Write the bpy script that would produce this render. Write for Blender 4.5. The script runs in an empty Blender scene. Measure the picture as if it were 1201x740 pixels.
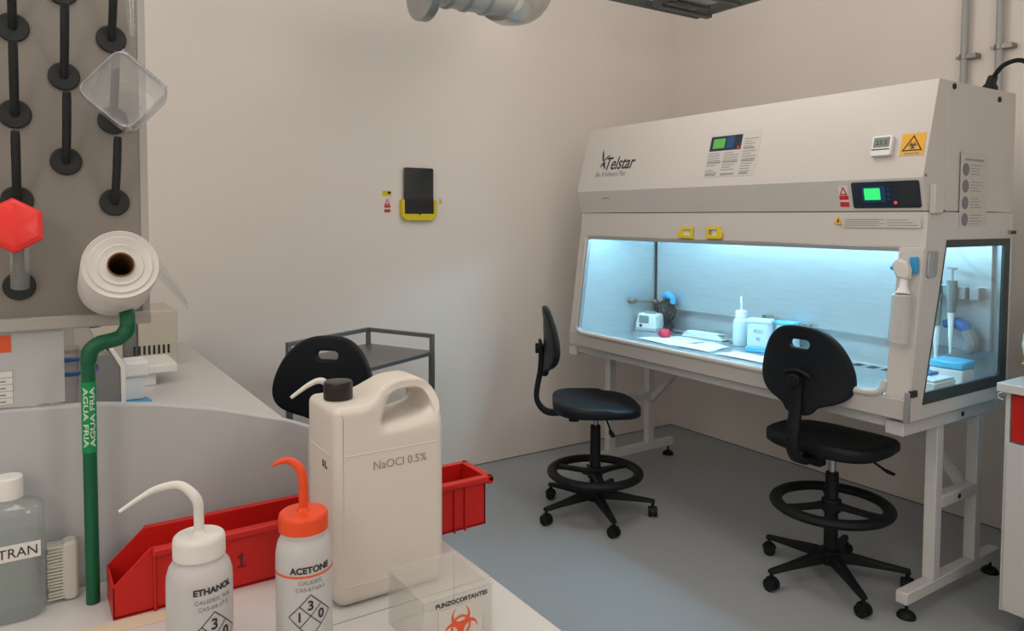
import bpy, bmesh, math, random
from mathutils import Vector, Matrix
C = bpy.context.scene.collection
PI = math.pi
random.seed(7)

# ------------------------------------------------------------------ camera
cam_d = bpy.data.cameras.new('camera')
cam = bpy.data.objects.new('camera', cam_d); C.objects.link(cam)
r_ = Vector((0.55103271, 0.83447639, 0.00347974))
u_ = Vector((0.04007298, -0.02229595, 0.99894797)) * 1.0
# rows of the fitted camera rotation: right, up, forward
u_ = Vector((-0.04007298, 0.02229595, 0.99894797))
f_ = Vector((-0.83352091, 0.55059245, -0.04572576))
m = Matrix((( r_.x, u_.x, -f_.x, 3.8338), (r_.y, u_.y, -f_.y, -3.9248), (r_.z, u_.z, -f_.z, 1.5), (0, 0, 0, 1)))
cam.matrix_world = m
cam_d.sensor_width = 36; cam_d.lens = 36 * 874.2 / 1201
cam_d.shift_y = -(370 - 295.4) / 1201
cam_d.clip_start = 0.05
bpy.context.scene.camera = cam

# ------------------------------------------------------------------ world, lights, exposure
W = bpy.data.worlds.new('world'); bpy.context.scene.world = W; W.use_nodes = True
W.node_tree.nodes['Background'].inputs[0].default_value = (0.9, 0.93, 1.0, 1)
W.node_tree.nodes['Background'].inputs[1].default_value = 0.12
vs = bpy.context.scene.view_settings
vs.view_transform = 'Standard'; vs.look = 'None'; vs.exposure = -0.09; vs.gamma = 1.0; vs.use_curve_mapping = False

def area(name, loc, sx, sy, power, col, rot=(0, 0, 0)):
    d = bpy.data.lights.new(name, 'AREA'); d.shape = 'RECTANGLE'; d.size = sx; d.size_y = sy
    d.energy = power; d.color = col
    o = bpy.data.objects.new(name, d); C.objects.link(o); o.location = loc; o.rotation_euler = rot
    return o
def fill_point(loc, power, col, radius=.35):  # unseen soft point light, added to fill the room and upper walls
    d = bpy.data.lights.new('room_fill_light', 'POINT'); d.energy = power; d.color = col; d.shadow_soft_size = radius
    o = bpy.data.objects.new('room_fill_light', d); C.objects.link(o); o.location = loc
WARM = (1.0, 0.915, 0.845)
fill_point((1.65, -1.85, 2.78), 28, WARM)  # added close to the corner to brighten both upper walls
fill_point((2.8, -3.7, 2.75), 20, WARM)
fill_point((4.6, -2.6, 2.4), 32, WARM)
fill_point((2.4, -5.2, 2.6), 30, WARM)
fill_point((4.8, -5.2, 2.3), 36, WARM)
CABINET_POWER = 8

# ------------------------------------------------------------------ helpers
def mat(name, col, rough=0.5, metal=0.0, trans=0.0, ior=1.45, emit=None, es=1.0, noise=0.0, nscale=20, bump=0.0, bscale=100, coat=0, stretch=None, sss=0.0):
    m = bpy.data.materials.new(name); m.use_nodes = True
    nt = m.node_tree; b = nt.nodes['Principled BSDF']
    b.inputs['Base Color'].default_value = (*col, 1); b.inputs['Roughness'].default_value = rough
    b.inputs['Metallic'].default_value = metal; b.inputs['Transmission Weight'].default_value = trans
    b.inputs['IOR'].default_value = ior; b.inputs['Coat Weight'].default_value = coat
    if sss:
        b.inputs['Subsurface Weight'].default_value = sss; b.inputs['Subsurface Radius'].default_value = (.02, .02, .02)
    if emit:
        b.inputs['Emission Color'].default_value = (*emit, 1); b.inputs['Emission Strength'].default_value = es
    if noise or bump:
        tc = nt.nodes.new('ShaderNodeTexCoord'); mp = nt.nodes.new('ShaderNodeMapping')
        nt.links.new(tc.outputs['Object'], mp.inputs[0])
        if stretch: mp.inputs['Scale'].default_value = stretch
    if noise:
        n = nt.nodes.new('ShaderNodeTexNoise'); n.inputs['Scale'].default_value = nscale; n.inputs['Detail'].default_value = 6
        nt.links.new(mp.outputs[0], n.inputs[0])
        cr = nt.nodes.new('ShaderNodeValToRGB')
        cr.color_ramp.elements[0].position = .3; cr.color_ramp.elements[1].position = .7
        cr.color_ramp.elements[0].color = (*[c * (1 - noise) for c in col], 1)
        cr.color_ramp.elements[1].color = (*[min(1, c * (1 + noise)) for c in col], 1)
        nt.links.new(n.outputs[0], cr.inputs[0]); nt.links.new(cr.outputs[0], b.inputs['Base Color'])
    if bump:
        n2 = nt.nodes.new('ShaderNodeTexNoise'); n2.inputs['Scale'].default_value = bscale; n2.inputs['Detail'].default_value = 3
        nt.links.new(mp.outputs[0], n2.inputs[0])
        bp = nt.nodes.new('ShaderNodeBump'); bp.inputs['Strength'].default_value = bump; bp.inputs['Distance'].default_value = .002
        nt.links.new(n2.outputs[0], bp.inputs['Height']); nt.links.new(bp.outputs[0], b.inputs['Normal'])
    return m
def glassmat(name, tint=(1, 1, 1), haze=0.0, hazecol=(.9, .9, .9), refl=1.0, rough=0.03):
    """thin clear sheet: transparent + fresnel gloss + a little diffuse haze"""
    m = bpy.data.materials.new(name); m.use_nodes = True; nt = m.node_tree; nt.nodes.clear()
    out = nt.nodes.new('ShaderNodeOutputMaterial'); tr = nt.nodes.new('ShaderNodeBsdfTransparent'); tr.inputs[0].default_value = (*tint, 1)
    gl = nt.nodes.new('ShaderNodeBsdfGlossy'); gl.inputs['Roughness'].default_value = rough
    lw_ = nt.nodes.new('ShaderNodeLayerWeight'); lw_.inputs[0].default_value = .5
    pw = nt.nodes.new('ShaderNodeMath'); pw.operation = 'POWER'; pw.inputs[1].default_value = 4.0; nt.links.new(lw_.outputs['Facing'], pw.inputs[0])
    fr = nt.nodes.new('ShaderNodeMath'); fr.operation = 'MULTIPLY_ADD'; fr.inputs[1].default_value = .75 * min(refl, 1.2); fr.inputs[2].default_value = .04 * refl; nt.links.new(pw.outputs[0], fr.inputs[0])
    df = nt.nodes.new('ShaderNodeBsdfDiffuse'); df.inputs[0].default_value = (*hazecol, 1)
    m1 = nt.nodes.new('ShaderNodeMixShader'); m1.inputs[0].default_value = haze
    m2 = nt.nodes.new('ShaderNodeMixShader')
    nt.links.new(tr.outputs[0], m1.inputs[1]); nt.links.new(df.outputs[0], m1.inputs[2])
    nt.links.new(fr.outputs[0], m2.inputs[0]); nt.links.new(m1.outputs[0], m2.inputs[1]); nt.links.new(gl.outputs[0], m2.inputs[2])
    nt.links.new(m2.outputs[0], out.inputs[0])
    return m

def box(bm, x0, x1, y0, y1, z0, z1, mtx=None):
    vs_ = [bm.verts.new((x, y, z)) for z in (z0, z1) for y in (y0, y1) for x in (x0, x1)]
    for f in ((0, 2, 3, 1), (4, 5, 7, 6), (0, 1, 5, 4), (2, 6, 7, 3), (0, 4, 6, 2), (1, 3, 7, 5)):
        bm.faces.new([vs_[i] for i in f])
    if mtx:
        for v in vs_: v.co = mtx @ v.co
    return vs_
def prism(bm, pts, w0, w1, f):
    """extrude 2-D outline pts between w0 and w1; f(a, b, w) -> 3-D"""
    A = [bm.verts.new(f(a, b, w0)) for a, b in pts]; B = [bm.verts.new(f(a, b, w1)) for a, b in pts]
    bm.faces.new(A); bm.faces.new(B[::-1]); n = len(pts)
    for i in range(n):
        j = (i + 1) % n; bm.faces.new([A[j], A[i], B[i], B[j]])
    return A + B
def ring_frame(d):
    d = d.normalized(); a = Vector((0, 0, 1)) if abs(d.z) < .9 else Vector((1, 0, 0))
    x = d.cross(a).normalized(); return x, d.cross(x).normalized()
def tube(bm, path, r, n=10, cap=True, flat=1.0):
    path = [Vector(p) for p in path]; rs = r if isinstance(r, (list, tuple)) else [r] * len(path)
    rings = []; px = None
    for i, p in enumerate(path):
        if i == 0: d = path[1] - p
        elif i == len(path) - 1: d = p - path[-2]
        else: d = (path[i + 1] - p).normalized() + (p - path[i - 1]).normalized()
        if d.length < 1e-9: d = Vector((0, 0, 1))
        d.normalize()
        if px is None: x, y = ring_frame(d)
        else:
            x = (px - d * px.dot(d)).normalized(); y = d.cross(x).normalized()
        px = x
        rings.append([bm.verts.new(p + (x * math.cos(2 * PI * k / n) + y * math.sin(2 * PI * k / n) * flat) * rs[i]) for k in range(n)])
    for a, b in zip(rings, rings[1:]):
        for k in range(n):
            bm.faces.new([a[k], a[(k + 1) % n], b[(k + 1) % n], b[k]])
    if cap:
        bm.faces.new(rings[0][::-1]); bm.faces.new(rings[-1])
    return rings
def cyl(bm, p0, p1, r0, r1=None, n=20):
    return tube(bm, [p0, p1], [r0, r0 if r1 is None else r1], n)
def lathe(bm, prof, c=(0, 0, 0), n=28, cap=True):
    c = Vector(c); rings = []
    for r, z in prof:
        rings.append([bm.verts.new(c + Vector((r * math.cos(2 * PI * k / n), r * math.sin(2 * PI * k / n), z))) for k in range(n)])
    for a, b in zip(rings, rings[1:]):
        for k in range(n): bm.faces.new([a[k], a[(k + 1) % n], b[(k + 1) % n], b[k]])
    if cap:
        bm.faces.new(rings[0][::-1]); bm.faces.new(rings[-1])
    return rings
def spline(pts, k=6):
    P = [Vector(p) for p in pts]; out = []
    for i in range(len(P) - 1):
        p0 = P[max(i - 1, 0)]; p1 = P[i]; p2 = P[i + 1]; p3 = P[min(i + 2, len(P) - 1)]
        for j in range(k):
            t = j / k
            out.append(.5 * ((2 * p1) + (p2 - p0) * t + (2 * p0 - 5 * p1 + 4 * p2 - p3) * t * t + (3 * p1 - p0 - 3 * p2 + p3) * t ** 3))
    out.append(P[-1]); return out
def torus(bm, c, R, r, n=48, k=12, sz=1.0):
    c = Vector(c); rings = []
    for i in range(n):
        a = 2 * PI * i / n
        rings.append([bm.verts.new(c + Vector(((R + r * math.cos(b)) * math.cos(a), (R + r * math.cos(b)) * math.sin(a), r * sz * math.sin(b)))) for b in [2 * PI * j / k for j in range(k)]])
    for i in range(n):
        a, b = rings[i], rings[(i + 1) % n]
        for j in range(k): bm.faces.new([a[j], b[j], b[(j + 1) % k], a[(j + 1) % k]])
def inv(parent): return parent.matrix_basis.inverted()
def mesh_obj(name, me, material, parent=None, world=True):
    o = bpy.data.objects.new(name, me); C.objects.link(o)
    if material and not me.materials: me.materials.append(material)
    if parent:
        o.parent = parent
        if world:
            p = parent; M = Matrix.Identity(4)
            while p:
                M = p.matrix_basis.inverted() if p.parent is None else M
                p = p.parent
            o.matrix_parent_inverse = M if parent.parent is None else Matrix.Identity(4)
    return o
def obj(name, bm, material, parent=None, world=True, bevel=0, seg=2, subd=0, ang=35):
    bmesh.ops.recalc_face_normals(bm, faces=bm.faces)
    for f in bm.faces: f.smooth = True
    for e in bm.edges:
        if len(e.link_faces) == 2 and e.calc_face_angle(0) > math.radians(ang) and not subd: e.smooth = False
    me = bpy.data.meshes.new(name); bm.to_mesh(me); bm.free()
    o = mesh_obj(name, me, material, parent, world)
    if bevel:
        b = o.modifiers.new('bevel', 'BEVEL'); b.width = bevel; b.segments = seg; b.limit_method = 'ANGLE'; b.angle_limit = math.radians(ang)
    if subd:
        s = o.modifiers.new('sub', 'SUBSURF'); s.levels = subd; s.render_levels = subd
    return o
def tag(o, label=None, cat=None, group=None, kind=None):
    if label: o['label'] = label
    if cat: o['category'] = cat
    if group: o['group'] = group
    if kind: o['kind'] = kind
    return o
def thing(name, label, cat, loc=(0, 0, 0), rz=0, group=None):
    o = bpy.data.objects.new(name, None); C.objects.link(o); o.location = loc; o.rotation_euler = (0, 0, rz)
    o.empty_display_size = .05
    return tag(o, label, cat, group)
def NB(): return bmesh.new()
def bx(name, m, parent, x0, x1, y0, y1, z0, z1, bevel=0, world=True, mtx=None):
    b = NB(); box(b, x0, x1, y0, y1, z0, z1, mtx); return obj(name, b, m, parent, world, bevel)
def curve_mesh(loops, thick, bev=0, seg=3):
    """flat outline(s) with holes -> mesh in XY plane centred on z=0"""
    cu = bpy.data.curves.new('t', 'CURVE'); cu.dimensions = '2D'; cu.fill_mode = 'BOTH'
    for lp in loops:
        s = cu.splines.new('POLY'); s.points.add(len(lp) - 1); s.use_cyclic_u = True
        for i, (a, b) in enumerate(lp): s.points[i].co = (a, b, 0, 1)
    cu.extrude = max(thick / 2 - bev, 0); cu.bevel_depth = bev; cu.bevel_resolution = seg; cu.offset = -bev
    o = bpy.data.objects.new('t', cu); C.objects.link(o)
    dg = bpy.context.evaluated_depsgraph_get(); me = bpy.data.meshes.new_from_object(o.evaluated_get(dg))
    bpy.data.objects.remove(o); bpy.data.curves.remove(cu)
    bm = bmesh.new(); bm.from_mesh(me); bpy.data.meshes.remove(me)
    bmesh.ops.remove_doubles(bm, verts=bm.verts, dist=1e-5)
    return bm
def slice_grid(bm, axis, a, b_, step):
    v = a
    while v < b_:
        co = [0, 0, 0]; co[axis] = v; no = [0, 0, 0]; no[axis] = 1
        bmesh.ops.bisect_plane(bm, geom=bm.verts[:] + bm.edges[:] + bm.faces[:], plane_co=co, plane_no=no, dist=1e-6)
        v += step
def text_mesh(s, size, thick=0.0004, shear=0, align='LEFT', width=1.0, bold=0.0):
    cu = bpy.data.curves.new('t', 'FONT'); cu.body = s; cu.size = size; cu.extrude = thick; cu.shear = shear
    cu.align_x = align; cu.resolution_u = 3; cu.offset = bold
    o = bpy.data.objects.new('t', cu); C.objects.link(o)
    dg = bpy.context.evaluated_depsgraph_get(); me = bpy.data.meshes.new_from_object(o.evaluated_get(dg))
    bpy.data.objects.remove(o); bpy.data.curves.remove(cu)
    bm = bmesh.new(); bm.from_mesh(me); bpy.data.meshes.remove(me)
    for v in bm.verts: v.co.x *= width
    return bm
def fmap(o, u, v):
    o, u, v = Vector(o), Vector(u).normalized(), Vector(v).normalized(); n = u.cross(v)
    return Matrix(((u.x, v.x, n.x, o.x), (u.y, v.y, n.y, o.y), (u.z, v.z, n.z, o.z), (0, 0, 0, 1)))
def on(bm, M):
    for v in bm.verts: v.co = M @ v.co
    return bm
def circ(r, n=24, cx=0, cy=0, a0=0, a1=2 * PI):
    return [(cx + r * math.cos(a0 + (a1 - a0) * i / n), cy + r * math.sin(a0 + (a1 - a0) * i / n)) for i in range(n)]
def rrect(w, h, r, cx=0, cy=0, k=5):
    out = []
    for sx, sy, a in ((1, 1, 0), (-1, 1, PI / 2), (-1, -1, PI), (1, -1, 1.5 * PI)):
        for i in range(k + 1):
            t = a + PI / 2 * i / k
            out.append((cx + sx * (w / 2 - r) + r * math.cos(t), cy + sy * (h / 2 - r) + r * math.sin(t)))
    return out
def flat(name, m, parent, M, x0, x1, y0, y1, z=0.0006, t=0.0004):
    b = NB(); box(b, x0, x1, y0, y1, z - t, z); on(b, M); return obj(name, b, m, parent)
def poly2(bm, pts, z, M=None, t=.0003):
    vs_ = prism(bm, pts, z - t, z, lambda a, b, w: (a, b, w))
    if M:
        for v in vs_: v.co = M @ v.co
def biohazard(r, z=0.001, t=.0004):
    """three open horns with a centre ring"""
    bm = NB()
    for k in range(3):
        a = PI / 2 + k * 2 * PI / 3
        ca, sa = math.cos(a), math.sin(a)
        cx, cy = .46 * r * ca, .46 * r * sa
        outer, inner = [], []
        n = 22
        for i in range(n + 1):
            th = a + math.radians(32) + (2 * PI - math.radians(64)) * i / n
            w = .015 + .085 * math.sin(PI * i / n)
            outer.append((cx + .50 * r * math.cos(th), cy + .50 * r * math.sin(th)))
            inner.append((cx + (.50 - 2 * w) * r * math.cos(th) + w * r * ca * .6, cy + (.50 - 2 * w) * r * math.sin(th) + w * r * sa * .6))
        for i in range(n):
            vs_ = [bm.verts.new((*p, z + k * .00012)) for p in (outer[i], outer[i + 1], inner[i + 1], inner[i])]
            bm.faces.new(vs_)
        # arc segment of the centre ring
        for i in range(10):
            t0 = a - math.radians(38) + math.radians(76) * i / 10; t1 = t0 + math.radians(7.6)
            vs_ = [bm.verts.new((rr * r * math.cos(tt), rr * r * math.sin(tt), z + .0005)) for rr, tt in ((.42, t0), (.42, t1), (.52, t1), (.52, t0))]
            bm.faces.new(vs_)
    return bm

# ------------------------------------------------------------------ materials
MW = mat('wall_paint', (.83, .785, .735), .75, noise=.02, nscale=1.3, bump=.15, bscale=60)
MFLOOR = mat('vinyl_floor', (.36, .39, .41), .42, noise=.10, nscale=260, bump=.05, bscale=200)
MCEIL = mat('ceiling_paint', (.82, .80, .78), .9)
MTRIM = mat('cove_trim', (.20, .21, .215), .5)
CREAM = mat('cream_powder_coat', (.60, .58, .55), .45, noise=.012, nscale=3)
CREAM2 = mat('grey_powder_coat', (.60, .60, .585), .42)
LEGW = mat('white_powder_coat', (.66, .665, .65), .4)
STEEL = mat('brushed_steel', (.54, .58, .60), .36, metal=.65, noise=.05, nscale=6, stretch=(1, 1, 14))
STEELH = mat('brushed_steel_worktop', (.42, .46, .49), .28, metal=.7, noise=.08, nscale=5, stretch=(14, 1, 1))
DSTEEL = mat('dull_steel', (.26, .25, .245), .4, metal=.8)
ALU = mat('grey_trim_metal', (.40, .43, .45), .35, metal=.6)
DARK = mat('dark_gasket', (.035, .045, .05), .45)
SLOT = mat('slot_shadow_black', (.02, .022, .025), .7)
BLACKP = mat('black_polyurethane', (.006, .009, .013), .48, bump=.15, bscale=500)
BLACK2 = mat('black_nylon', (.006, .008, .010), .55)
for m_ in (BLACKP, BLACK2): m_.node_tree.nodes['Principled BSDF'].inputs['Specular IOR Level'].default_value = .32
CHROME = mat('chrome', (.5, .5, .5), .2, metal=1)
WHITEP = mat('white_plastic', (.80, .80, .78), .4)
CAPW = mat('white_cap_plastic', (.72, .71, .67), .45)
LDPE = mat('milky_polyethylene', (.72, .72, .72), .33, trans=.30, ior=1.3, sss=.0)
LIQ = mat('bottle_liquid_milky', (.60, .60, .58), .4)
JUG = mat('cream_jug_plastic', (.70, .655, .59), .42, bump=.04, bscale=300)
REDB = mat('red_bin_plastic', (.56, .010, .007), .45, bump=.06, bscale=150)
ORANGE = mat('orange_red_plastic', (.80, .075, .015), .38)
REDC = mat('red_cup_plastic', (.80, .035, .03), .35)
GREEN = mat('green_pipe', (.0, .105, .045), .4)
GREEN2 = mat('green_pipe_label', (.0, .27, .075), .45)
BENCH = mat('white_bench_laminate', (.63, .63, .62), .35, noise=.015, nscale=4)
SPLASH = mat('white_splash_panel', (.49, .51, .52), .38)
RACK = mat('rack_panel_grey', (.245, .225, .20), .42, noise=.03, nscale=2)
RACKE = mat('rack_edge_beige', (.42, .40, .37), .5)
PANE = glassmat('clear_pane', (.97, .99, .99), haze=.02, refl=.7)
ACRYL = glassmat('clear_acrylic', (.97, .97, .96), haze=.13, hazecol=(.8, .78, .74), refl=.8)
PET = glassmat('clear_bottle_plastic', (.93, .95, .96), haze=.15, hazecol=(.85, .87, .89), refl=2.2, rough=.08)
GLASS = glassmat('clear_glass', (.93, .95, .94), haze=.06, hazecol=(.8, .85, .85), refl=1.4)
FILM = glassmat('plastic_film', (.97, .98, .99), haze=.14, hazecol=(.72, .73, .76), refl=.4, rough=.2)
ROLLW = mat('film_roll_white', (.66, .64, .61), .5, noise=.06, nscale=30)
CARD = mat('brown_cardboard', (.19, .085, .03), .8)
PEG = mat('black_peg', (.013, .017, .018), .5)
YEL = mat('yellow_plastic', (.75, .60, .02), .45)
YELS = mat('yellow_orange_label', (.80, .42, .02), .5)
WLAB = mat('white_label', (.74, .73, .70), .5)
GLAB = mat('grey_label', (.56, .55, .52), .5)
INK = mat('black_ink', (.03, .03, .035), .6)
INKG = mat('grey_ink', (.30, .29, .29), .6)
INKB = mat('blue_ink', (.03, .09, .22), .5)
REDI = mat('red_ink', (.6, .03, .05), .5)
ORI = mat('orange_red_ink', (.75, .10, .03), .5)
SCREEN = mat('tablet_glass', (.008, .011, .016), .12, coat=.5)
NAVY = mat('navy_panel', (.02, .035, .055), .3)
NAVY2 = mat('navy_panel_light', (.025, .075, .20), .3)
LCD = mat('green_lcd', (.02, .4, .08), .3, emit=(.05, .85, .22), es=.9)
LCDP = mat('printed_green', (.12, .45, .10), .5)
LED = mat('red_led', (.6, .03, .02), .3, emit=(1, .1, .05), es=.6)
LCDG = mat('grey_lcd', (.20, .25, .24), .25)
BLUE = mat('blue_plastic', (.03, .36, .68), .4)
LBLUE = mat('light_blue_lid', (.10, .50, .80), .4)
DBLUE = mat('dark_blue_plastic', (.01, .10, .30), .4)
PAPER = mat('white_paper', (.82, .84, .85), .8)
BEIGE = mat('beige_instrument', (.56, .53, .43), .5)
GREYI = mat('grey_instrument', (.20, .205, .205), .45)
RUBR = mat('crumpled_red', (.75, .03, .08), .5)
FOIL = mat('foil_duct', (.60, .62, .62), .32, metal=1, bump=.9, bscale=25, noise=.1, nscale=12)
DUCTM = mat('galvanised_duct', (.42, .43, .43), .38, metal=.9, noise=.08, nscale=8)
CONDUIT = mat('grey_conduit', (.40, .42, .41), .4)
TRAYM = mat('dark_tray_metal', (.10, .11, .11), .4, metal=.6)
TAPE = mat('masking_tape', (.70, .62, .46), .7)
BRASS = mat('tap_metal', (.22, .19, .15), .35, metal=.7)
LAMP = mat('lamp_tube', (.9, .95, 1), .4, emit=(.42, .80, 1), es=38.0)
PANEL_E = mat('lamp_panel', (.9, .9, .88), .4, emit=(1, .92, .8), es=2.0)

# ------------------------------------------------------------------ setting
def struct(name, m, *b):
    o = bx(name, m, None, *b); o['kind'] = 'structure'; return o
struct('floor', MFLOOR, -.1, 6.6, -6.6, .1, -.1, 0)
struct('ceiling', MCEIL, -.1, 6.6, -6.6, .1, 3.2, 3.3)
struct('wall_left', MW, -.1, 0, -6.6, .1, 0, 3.2)
struct('wall_back', MW, 0, 6.5, 0, .1, 0, 3.2)
struct('wall_right', MW, 6.5, 6.6, -6.6, .1, 0, 3.2)
struct('wall_front', MW, -.1, 6.6, -6.6, -6.5, 0, 3.2)
def cove(name, pts_f):
    b = NB(); prism(b, [(0, 0), (.03, 0), (.012, .012), (.004, .05), (0, .05)], 0, 1, pts_f)
    o = obj(name, b, MTRIM); o['kind'] = 'structure'
struct('baseboard_left', MTRIM, 0, .004, -6.5, 0, 0, .006)
struct('baseboard_back', MTRIM, 0, 6.5, -.004, 0, 0, .006)
# ------------------------------------------------------------------ biosafety cabinet
XL, XR = .50, 2.44
cab = thing('safety_cabinet', 'long white biosafety cabinet with lit glass work chamber on a white stand', 'safety cabinet', (1.465, -.95, 0))
yz = lambda a, b, w: (w, a, b)
b = NB(); prism(b, [(-.60, 2.0), (-1.187, 2.0), (-1.28, 1.647), (-1.25, 1.530), (-.60, 1.530)], XL, XR, yz)
obj('hood', b, CREAM, cab, ang=12)
b = NB(); prism(b, [(-.60, 1.527), (-1.247, 1.527), (-1.255, 1.40), (-1.235, 1.40), (-1.235, 1.44), (-.60, 1.44)], XL + .002, XR - .002, yz)
obj('header_panel', b, CREAM, cab, bevel=.002)
b = NB(); prism(b, [(-.60, .785), (-1.325, .785), (-1.335, .862), (-1.30, .866), (-1.28, .832), (-.60, .832)], XL, XR, yz)
obj('lower_body', b, CREAM, cab, bevel=.003)
bx('back_panel', STEEL, cab, XL, XR, -.66, -.60, .832, 1.44)
bx('back_baffle', STEEL, cab, .535, 2.41, -.684, -.66, .965, 1.44, .002)
bx('baffle_lip', ALU, cab, .535, 2.41, -.694, -.684, .962, .970)
bx('corner_gap', SLOT, cab, .512, .532, -.69, -.66, .833, 1.44)
# left side wall, steel inside
b = NB(); prism(b, [(-.60, 1.44), (-1.24, 1.44), (-1.255, 1.40), (-1.32, .86), (-1.30, .832), (-.60, .832)], XL, XL + .02, yz)
lw = obj('side_wall', b, STEEL, cab)
lw['label'] = 'steel side wall with two square sockets'
bx('wall_seam', SLOT, cab, .510, .513, -1.27, -.66, .832, .842)
bx('sheet_joint', ALU, cab, .510, .512, -1.27, -.69, .985, .988)
for y in (-1.085, -.985):
    s = bx('socket_plate', ALU, cab, .510, .516, y - .034, y + .034, 1.00, 1.068, .003)
    b = NB(); cyl(b, (.516, y, 1.034), (.519, y, 1.034), .014, n=14); obj('socket', b, WHITEP, s)
def gas_tap(p0, p1, r, nm='gas_tap'):
    p0, p1 = Vector(p0), Vector(p1)
    b = NB(); tube(b, [p0, p1], .006, 8); o = obj(nm, b, BRASS, cab)
    for q_, w_ in ((p0, .015), (p1, .013)):
        b = NB(); cyl(b, q_ - Vector(r) * .02, q_ + Vector(r) * .03, w_, n=12); obj('knob', b, BRASS, o)
gas_tap((.55, -.90, 1.01), (.55, -.72, .995), (1, 0, 0))
gas_tap((1.375, -.73, .995), (1.61, -.73, .975), (0, 1, 0))
# right side frame with window opening
outer = [(-.60, 1.525), (-1.245, 1.525), (-1.255, 1.40), (-1.33, .862), (-1.325, .787), (-.60, .787)]
hole = [(-.625, 1.425), (-1.112, 1.425), (-1.250, .838), (-.625, .838)]
b = curve_mesh([outer, hole], .024); on(b, fmap((XR - .008, 0, 0), (0, 1, 0), (0, 0, 1))); obj('side_frame', b, CREAM2, cab)
hole2 = [(-.672, 1.397), (-1.118, 1.397), (-1.2395, .880), (-.69, .880), (-.676, .895)]
b = curve_mesh([hole, hole2], .010); on(b, fmap((XR + .003, 0, 0), (0, 1, 0), (0, 0, 1))); obj('window_gasket', b, DARK, cab)
bx('side_pane', PANE, cab, XR - .008, XR - .004, -1.245, -.63, .84, 1.42)
# front posts, sloped
def sloped(name, m, x0, x1, ya0, ya1, z0, z1, dy=-.07, bevel=.003, par=cab):
    b = NB(); prism(b, [(ya0 + dy, z0), (ya1 + dy, z0), (ya1, z1), (ya0, z1)], x0, x1, yz); return obj(name, b, m, par, bevel=bevel)
sloped('front_post', CREAM, XL, XL + .075, -1.258, -1.225, .862, 1.40)
sloped('front_post', CREAM, 2.352, XR, -1.262, -1.22, .862, 1.40)
sloped('front_pane', PANE, XL + .075, 2.352, -1.246, -1.241, .866, 1.398, bevel=0)
sloped('sash_rail', ALU, XL + .075, 2.352, -1.262, -1.236, 1.382, 1.400, dy=0, bevel=.002)
sloped('sash_edge', ALU, XL + .074, XL + .088, -1.268, -1.24, .885, 1.39, dy=-.068, bevel=.002)
# rounded frame bead round the bottom of the window
P = [(XL + .066, -1.262, 1.385), (XL + .066, -1.318, .92), (XL + .070, -1.326, .89), (XL + .085, -1.332, .872), (XL + .12, -1.330, .862), (1.4, -1.330, .862), (2.29, -1.330, .862), (2.325, -1.329, .869), (2.342, -1.328, .885), (2.348, -1.322, .915)]
b = NB(); tube(b, P, .014, 12); obj('window_bead', b, CREAM, cab)
b = NB(); prism(b, [(-1.345, .785), (-1.33, .785), (-1.33, .89), (-1.337, .89)], XR - .012, XR + .006, yz); obj('corner_bracket', b, ALU, cab, bevel=.001)
bx('hinge_block', INK, cab, XR + .0, XR + .014, -1.333, -1.300, .875, .897)
# work tray with slot rows
bx('work_tray', STEELH, cab, .512, 2.412, -1.275, -.69, .832, .8355)
sl = None
for row, (y0, y1, n) in enumerate(((-.775, -.715, 27), (-1.25, -1.19, 27))):
    for k in range(n):
        x = .56 + (2.38 - .56) * k / (n - 1)
        if sl is None:
            b = NB(); box(b, -.021, .021, -.030, .030, 0, .0006); sl = obj('slot', b, SLOT, cab); sl.location = (x, (y0 + y1) / 2, .8357); base_me = sl.data
        else:
            o = bpy.data.objects.new('slot', base_me); C.objects.link(o); o.parent = cab; o.matrix_parent_inverse = inv(cab); o.location = (x, (y0 + y1) / 2, .8357)
for x in (.95, 1.43, 1.90):
    bx('tray_joint', ALU, cab, x - .0015, x + .0015, -1.21, -.75, .8355, .8362)
b = NB(); tube(b, [(.60, -1.10, 1.425), (2.35, -1.10, 1.425)], .013, 12); obj('lamp_tube', b, LAMP, cab)
lt = area('cabinet_light', (1.47, -1.08, 1.405), 1.8, .10, CABINET_POWER, (.36, .765, 1.0))
# small fittings
b = NB(); cyl(b, (XR, -1.085, 1.982), (XR + .004, -1.085, 1.982), .011, n=14); obj('plug_hole', b, SLOT, cab)
b = NB(); cyl(b, (XR, -.739, 1.965), (XR + .004, -.739, 1.965), .011, n=14); obj('plug_hole', b, SLOT, cab)
b = NB(); cyl(b, (XR, -.635, 1.45), (XR + .02, -.635, 1.45), .008, n=10); k = obj('key_lock', b, CHROME, cab)
bx('key', INK, k, XR + .02, XR + .024, -.645, -.615, 1.442, 1.456)
bx('side_seam', CREAM2, cab, XR - .001, XR + .0015, -1.125, -1.119, 1.56, 1.985)
bx('hand_guard', CREAM, cab, XR, XR + .022, -1.235, -1.175, 1.52, 1.625, .004)
for (y, z) in ((-1.262, 1.655), (-1.235, 1.40), (-1.13, 1.53)):
    b = NB(); cyl(b, (XR, y, z), (XR + .003, y, z), .005, n=8); obj('screw', b, DSTEEL, cab)
b = NB(); cyl(b, (2.358, -1.266, 1.378), (2.358, -1.27, 1.378), .006, n=10); obj('screw', b, WHITEP, cab)
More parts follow.
